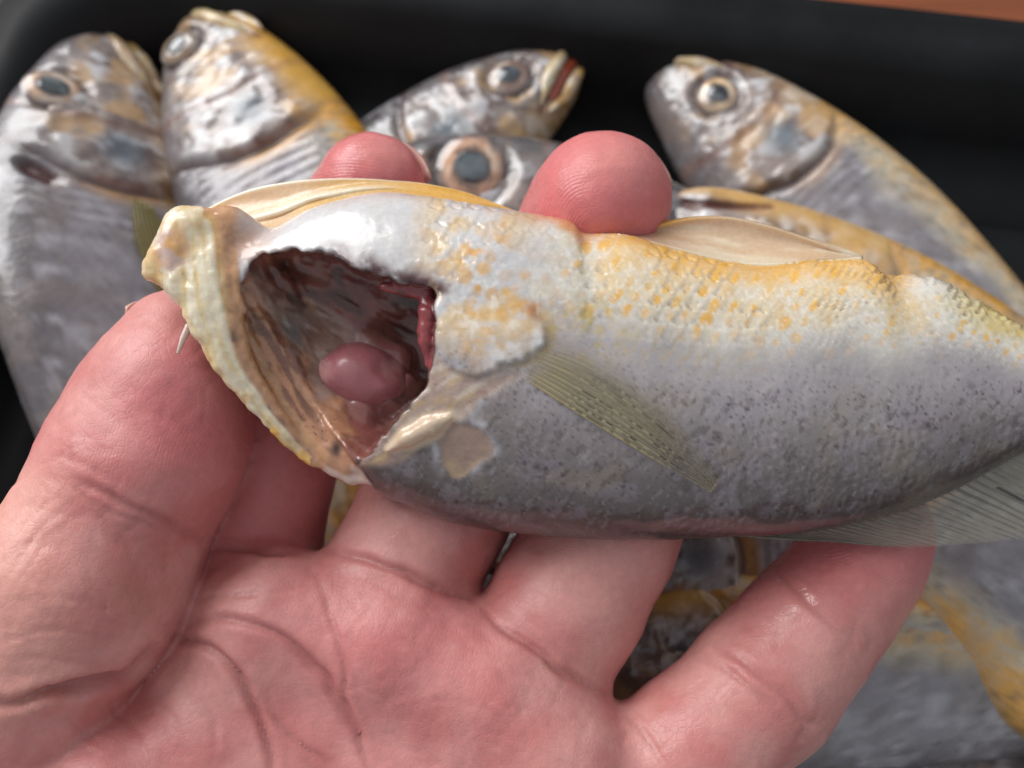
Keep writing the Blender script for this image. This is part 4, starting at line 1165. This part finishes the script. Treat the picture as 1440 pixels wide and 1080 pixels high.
def tint(key, col, w, rad=1.35):
    global c
    for pts in extra[key]:
        A = np.array([np.append(P(*p[:3]), p[3]) for p in pts])
        d = np.full(len(FV), 1e9)
        for a, b in zip(A[:-1], A[1:]):
            e = b[:3] - a[:3]; q = FV - a[:3]; t = np.clip(q @ e / (e @ e), 0, 1)
            d = np.minimum(d, np.linalg.norm(q - t[:, None] * e, axis=1) / (a[3] + (b[3] - a[3]) * t))
        c = mix(c, col, sstep(rad * 1.25, rad * 0.85, d) * w)
pw = np.zeros(len(FV)); c_keep = c.copy()
tint('fold', lin(166, 140, 126), 0.65); tint('peach', lin(188, 136, 104), 0.9, 1.6); pw = sstep(0.0, 0.15, np.abs(c - c_keep).sum(1)) * sstep(470, 420, px); tint('pink', lin(140, 84, 80), 0.85, 1.5)
tint('tissue', lin(150, 94, 92), 0.8, 1.3); tint('red', lin(150, 66, 70), 0.95); tint('bone', lin(206, 182, 156), 0.95); tint('scrap', lin(202, 176, 164), 0.9)
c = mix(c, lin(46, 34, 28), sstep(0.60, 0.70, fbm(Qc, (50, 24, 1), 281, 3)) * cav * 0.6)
Qb = np.column_stack([px * 0.86 - py * 0.5, px * 0.5 + py * 0.86, 0 * px])
c = mix(c, lin(116, 74, 62), pw * sstep(0.47, 0.62, fbm(Qb, (9, 60, 1), 471, 3)) * 0.8); c = mix(c, lin(206, 160, 130), pw * sstep(0.55, 0.68, fbm(Qb, (12, 70, 1), 472, 3)) * 0.6)
c = mix(c, lin(54, 40, 26), speck(np.column_stack([px, py]), 7, 0.2, 283, 0.7) * np.exp(-(((px - 440) / 34) ** 2 + ((py - 600) / 26) ** 2)) * 0.9)
c = mix(c, lin(24, 20, 20), np.exp(-(((px - 473) / 7) ** 2 + ((py - 630) / 11) ** 2)) * 0.95)
# pale band and gristle
cb = np.tile(lin(222, 202, 160), (len(FV), 1))
cb = mix(cb, lin(228, 218, 196), sstep(0.46, 0.6, strk) * 0.9); cb = mix(cb, lin(214, 172, 98), sstep(0.48, 0.36, strk) * 0.55); cb = mix(cb, lin(216, 168, 84), sstep(0.15, 0.75, bsg / bw) * 0.6)
thr = 0.85 - 1.0 * bt
inn = sstep(thr - 0.15, thr + 0.2, bsg / bw)
cb = mix(cb, lin(186, 138, 112), inn * 0.9); cb = mix(cb, lin(140, 92, 76), inn * sstep(0.48, 0.62, fbm(P2, 24, 441, 3)) * 0.7); cb = mix(cb, lin(60, 46, 40), inn * sstep(0.62, 0.72, fbm(P2, 20, 442, 3)) * 0.8)
cb = mix(cb, lin(222, 168, 66), (1 - inn) * sstep(0.55, 0.8, bt) * sstep(0.45, 0.6, n2) * 0.8)
cb = mix(cb, lin(206, 160, 118), sstep(0.3, 0.8, bd / bw) * (px > np.interp(py, band[:, 1], band[:, 0])) * 0.7)
gr = np.exp(-(((px - 240) / 34) ** 2 + ((py - 352) / 42) ** 2))
cb = mix(cb, lin(206, 178, 166), sstep(0.4, 0.8, gr)); cb = mix(cb, lin(220, 170, 96), sstep(0.5, 0.62, n2) * gr * 0.8)
c = mix(c, cb, onband)
c = mix(c, lin(206, 158, 132), np.exp(-(((px - 340) / 26) ** 2 + ((py - 340) / 20) ** 2)) * 0.7)

fbase = to_world(P(720, 540, D0 + 9))
fish = thing('gutted_fish', 'headless gutted yellow croaker held in the hand, belly side up', 'fish', fbase)
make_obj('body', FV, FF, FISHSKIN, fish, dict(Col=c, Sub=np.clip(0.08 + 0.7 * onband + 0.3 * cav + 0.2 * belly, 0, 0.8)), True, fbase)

# dark red organ lying in the cavity
def ellipsoid(cen, axes, R, nu=28, nv=40, seed=1, amp=0.08):
    th = np.linspace(0.02, math.pi - 0.02, nu); ph_ = np.linspace(0, 2 * math.pi, nv, endpoint=False)
    T_, Pp = np.meshgrid(th, ph_, indexing='ij')
    U = np.stack([np.cos(T_), np.sin(T_) * np.cos(Pp), np.sin(T_) * np.sin(Pp)], -1).reshape(-1, 3)
    r = 1 + amp * (fbm(U, 0.8, seed, 2) - 0.5) * 2
    return (U * r[:, None] * axes) @ R.T + cen, grid_faces(nu, nv, True)
ang = math.radians(-12)
R = np.array([[math.cos(ang), -math.sin(ang), 0], [math.sin(ang), math.cos(ang), 0], [0, 0, 1]])
V, Fq = ellipsoid(P(509, 531, 120.4), (7.2, 4.8, 5.4), R, 32, 44, 3, 0.16)
oc = np.tile(lin(166, 100, 106), (len(V), 1)); oc = mix(oc, lin(190, 136, 134), sstep(0.45, 0.65, fbm(V, 3, 301, 3)))
oc = mix(oc, lin(170, 120, 122), np.exp(-(((V[:, 0] - P(485, 515, 113)[0]) / 1.6) ** 2 + ((V[:, 1] - P(485, 515, 113)[1]) / 1.4) ** 2)) * 0.8)  # frosted highlight painted into the organ's colour as a paler spot
make_obj('internal_organ', V, Fq, ORGAN, fish, dict(Col=oc), True, fbase)

# belly flaps: inner faces of the far belly wall seen beyond the cut edge
def strip(lo, hi, dlo, dhi, nu, nv, bulge):
    a = crom(lo, 10); b = crom(hi, 10)
    def samp(q, n):
        L = np.concatenate([[0], np.cumsum(np.hypot(*np.diff(q, axis=0).T))]); s = np.linspace(0, L[-1], n)
        return np.stack([np.interp(s, L, q[:, 0]), np.interp(s, L, q[:, 1])], -1)
    a = samp(a, nu); b = samp(b, nu); t = np.linspace(0, 1, nv)
    q = a[:, None] * (1 - t)[None, :, None] + b[:, None] * t[None, :, None]
    d = dlo + (dhi - dlo) * t[None, :] ** 0.7 + bulge * np.sin(t * np.pi)[None, :] + 0 * q[..., 0]
    return q, d, t
q, d, t = strip([(262, 322), (330, 336), (390, 330), (450, 300), (540, 280), (640, 294), (720, 306)],
                [(262, 312), (290, 296), (340, 272), (400, 258), (480, 252), (570, 256), (650, 270), (720, 296)], 116.0, 121.5, 110, 26, 1.2)
s_ = np.linspace(0, 1, 110)[:, None]
fold = np.exp(-((t[None, :] - (0.35 + 0.25 * s_)) / 0.07) ** 2) * sstep(0.10, 0.25, s_) * sstep(0.75, 0.5, s_)
d = d - 1.0 * fold
G = P(q[..., 0], q[..., 1], d)
Pq = G.reshape(-1, 3)
col = np.tile(lin(220, 186, 150), (len(Pq), 1))
col = mix(col, lin(214, 170, 96), sstep(0.4, 0.65, fbm(Pq, (14, 4, 4), 311, 3)) * 0.8)
tt = np.tile(t, 110); ss = np.repeat(s_[:, 0], 26)
col = mix(col, lin(238, 226, 204), np.maximum(fold.ravel() * 0.8, sstep(0.9, 1.0, tt)))  # highlight on the fold's ridge painted in as pale colour; free edge pale too
col = mix(col, lin(224, 168, 60), sstep(0.55, 0.8, ss) * 0.75)
G[..., 2] += ((fbm(Pq, (6, 1.5, 1.5), 312, 2) - 0.5) * 0.25).reshape(G.shape[:2])
sheet('belly_flap', G, FLESH, fish, fbase, 0.9, dict(Col=col))
q, d, t = strip([(868, 333), (920, 346), (980, 362), (1050, 376), (1130, 374), (1212, 366)],
                [(868, 331), (920, 317), (975, 306), (1030, 306), (1090, 320), (1150, 340), (1212, 364)], 114.6, 120.5, 80, 26, 2.2)
G = P(q[..., 0], q[..., 1], d); Pq = G.reshape(-1, 3)
tt = np.tile(t, 80)
col = np.tile(lin(214, 184, 152), (len(Pq), 1))
col = mix(col, lin(232, 216, 190), sstep(0.42, 0.62, fbm(Pq, (9, 3, 3), 321, 3)) * 0.8)
col = mix(col, lin(190, 140, 104), sstep(0.5, 0.0, np.repeat(np.linspace(0, 1, 80), 26)) * 0.6)
col = mix(col, lin(226, 168, 62), sstep(0.90, 1.0, tt) * sstep(0.5, 0.1, np.repeat(np.linspace(0, 1, 80), 26)))
G[..., 2] += ((fbm(Pq, (6, 2, 2), 322, 2) - 0.5) * 0.3).reshape(G.shape[:2])
sheet('belly_flap', G, FLESH, fish, fbase, 0.9, dict(Col=col))

# fins
def fin(name, root, mid, tip, lift_root, lift_tip, depth_fn, nu, nv, rays, col_fn, dens_fn, thick=0.22, ridge=0.12):
    """root and tip: polylines (pixels) the rays run between"""
    a = crom(root, 10); b = crom(tip, 10)
    def samp(q, n):
        L = np.concatenate([[0], np.cumsum(np.hypot(*np.diff(q, axis=0).T))]); s = np.linspace(0, L[-1], n)
        return np.stack([np.interp(s, L, q[:, 0]), np.interp(s, L, q[:, 1])], -1)
    a = samp(a, nv); b = samp(b, nv); t = np.linspace(0, 1, nu)
    if mid is None: q = a[None] * (1 - t)[:, None, None] + b[None] * t[:, None, None]
    else:
        m_ = samp(crom(mid, 10), nv); T3 = t[:, None, None]; cc = 2 * m_ - 0.5 * (a + b)
        q = a[None] * (1 - T3) ** 2 + 2 * T3 * (1 - T3) * cc[None] + b[None] * T3 ** 2
    s = np.broadcast_to(np.linspace(0, 1, nv)[None, :], (nu, nv)); tt = np.broadcast_to(t[:, None], (nu, nv))
    d = depth_fn(q[..., 0], q[..., 1]) - (lift_root + (lift_tip - lift_root) * tt)
    wob_ = fbm(np.column_stack([s.ravel() * 40, tt.ravel() * 2.5, 0 * s.ravel()]), 1.0, 461, 2).reshape(s.shape) - 0.5
    ray = 0.5 + 0.5 * np.cos(2 * np.pi * (s * rays + 0.9 * wob_))
    d = d - ridge * ray
    G = P(q[..., 0], q[..., 1], d)
    col = col_fn(s.ravel(), tt.ravel(), ray.ravel(), q.reshape(-1, 2)); den = dens_fn(s.ravel(), tt.ravel(), ray.ravel())
    return sheet(name, G, FIN, fish, fbase, thick, dict(Col=col, Dense=den))
def pc(s, t, r, q):
    q3 = np.column_stack([q, 0 * s])
    c = np.tile(lin(176, 164, 134), (len(s), 1))
    c = mix(c, lin(190, 172, 128), sstep(0.35, 0.0, t) * 0.7)
    c = mix(c, lin(136, 126, 102), r * 0.4)
    seg = sstep(0.25, 0.55, hash3((s * 18).astype(np.int64), (t * 55).astype(np.int64), np.zeros(len(s), np.int64), 3))
    c = mix(c, lin(66, 58, 50), (1 - r) ** 3 * seg * 0.95 * sstep(0.12, 0.3, t) * sstep(0.95, 0.8, t) * sstep(0.15, 0.45, s))
    c = mix(c, lin(186, 166, 110), sstep(0.95, 1.0, s) * 0.6)
    return c
fin('pectoral_fin', [(772, 474), (762, 495), (750, 516), (737, 533)], [(905, 536), (896, 562), (882, 590), (868, 616)], [(1012, 672), (1009, 680), (1005, 686), (999, 692)], 0.2, 0.35,
    fish_depth, 110, 150, 13, pc, lambda s, t, r: (0.42 - 0.38 * sstep(0.5, 0.95, t) + 0.35 * (1 - r) ** 3) * (0.05 + 0.95 * sstep(0.0, 0.6, s)) * sstep(-0.05, 0.12, t), 0.15, 0.07)
def dc(s, t, r, q):
    c = np.tile(lin(158, 151, 136), (len(s), 1))
    q3 = np.column_stack([q, 0 * s]); nn_ = fbm(q3, 30, 431, 3)
    c = mix(c, lin(96, 90, 80), sstep(0.35, 0.0, r) * sstep(0.3, 0.6, nn_) * 0.75); c = mix(c, lin(160, 152, 138), sstep(0.5, 1, r) * 0.4)
    c = mix(c, lin(84, 78, 70), sstep(0.12, 0.0, t) * 0.5)
    blk = (np.abs(np.mod(s * 42, 1) - 0.5) > 0.28) * (t > 0.22) * (t < 0.50) * (s > 0.66) * (hash3((s * 42 + 0.5).astype(np.int64), np.zeros(len(s), np.int64), np.zeros(len(s), np.int64), 8) > 0.45)
    c = mix(c, lin(34, 30, 26), blk * 0.95)
    return c
fin('dorsal_fin', [(1010, 752), (1080, 749), (1150, 742), (1250, 719), (1317, 694), (1380, 662), (1440, 631), (1540, 596)], None,
    [(1130, 760), (1190, 763), (1270, 770), (1370, 764), (1440, 757), (1510, 745), (1590, 715), (1690, 665)], -0.8, 0.4,
    lambda x, y: 116.0 + 0 * x, 70, 420, 42, dc, lambda s, t, r: 0.40 + 0.30 * sstep(0.4, 0, r) + 0.2 * sstep(0.5, 0.75, s) - 0.25 * sstep(0.8, 1, t), 0.16, 0.06)
# tail fin beyond the right edge of the picture
fin('tail_fin', [(1712, 498), (1716, 545), (1712, 592)], None, [(1900, 430), (1960, 545), (1900, 670)], 0, 0, lambda x, y: 117.0 + 0 * x, 30, 90, 17, dc, lambda s, t, r: 0.85 + 0 * s, 0.3, 0.15)
# loose fin ray sticking out under the band
V, Fq = tube([P(266, 458, 110.8), P(258, 475, 110.2), P(250, 497, 109.8)], [0.5, 0.42, 0.2], 8)
make_obj('fin_ray', V, Fq, FLESH, fish, dict(Col=np.tile(lin(196, 172, 164), (len(V), 1))), True, fbase)
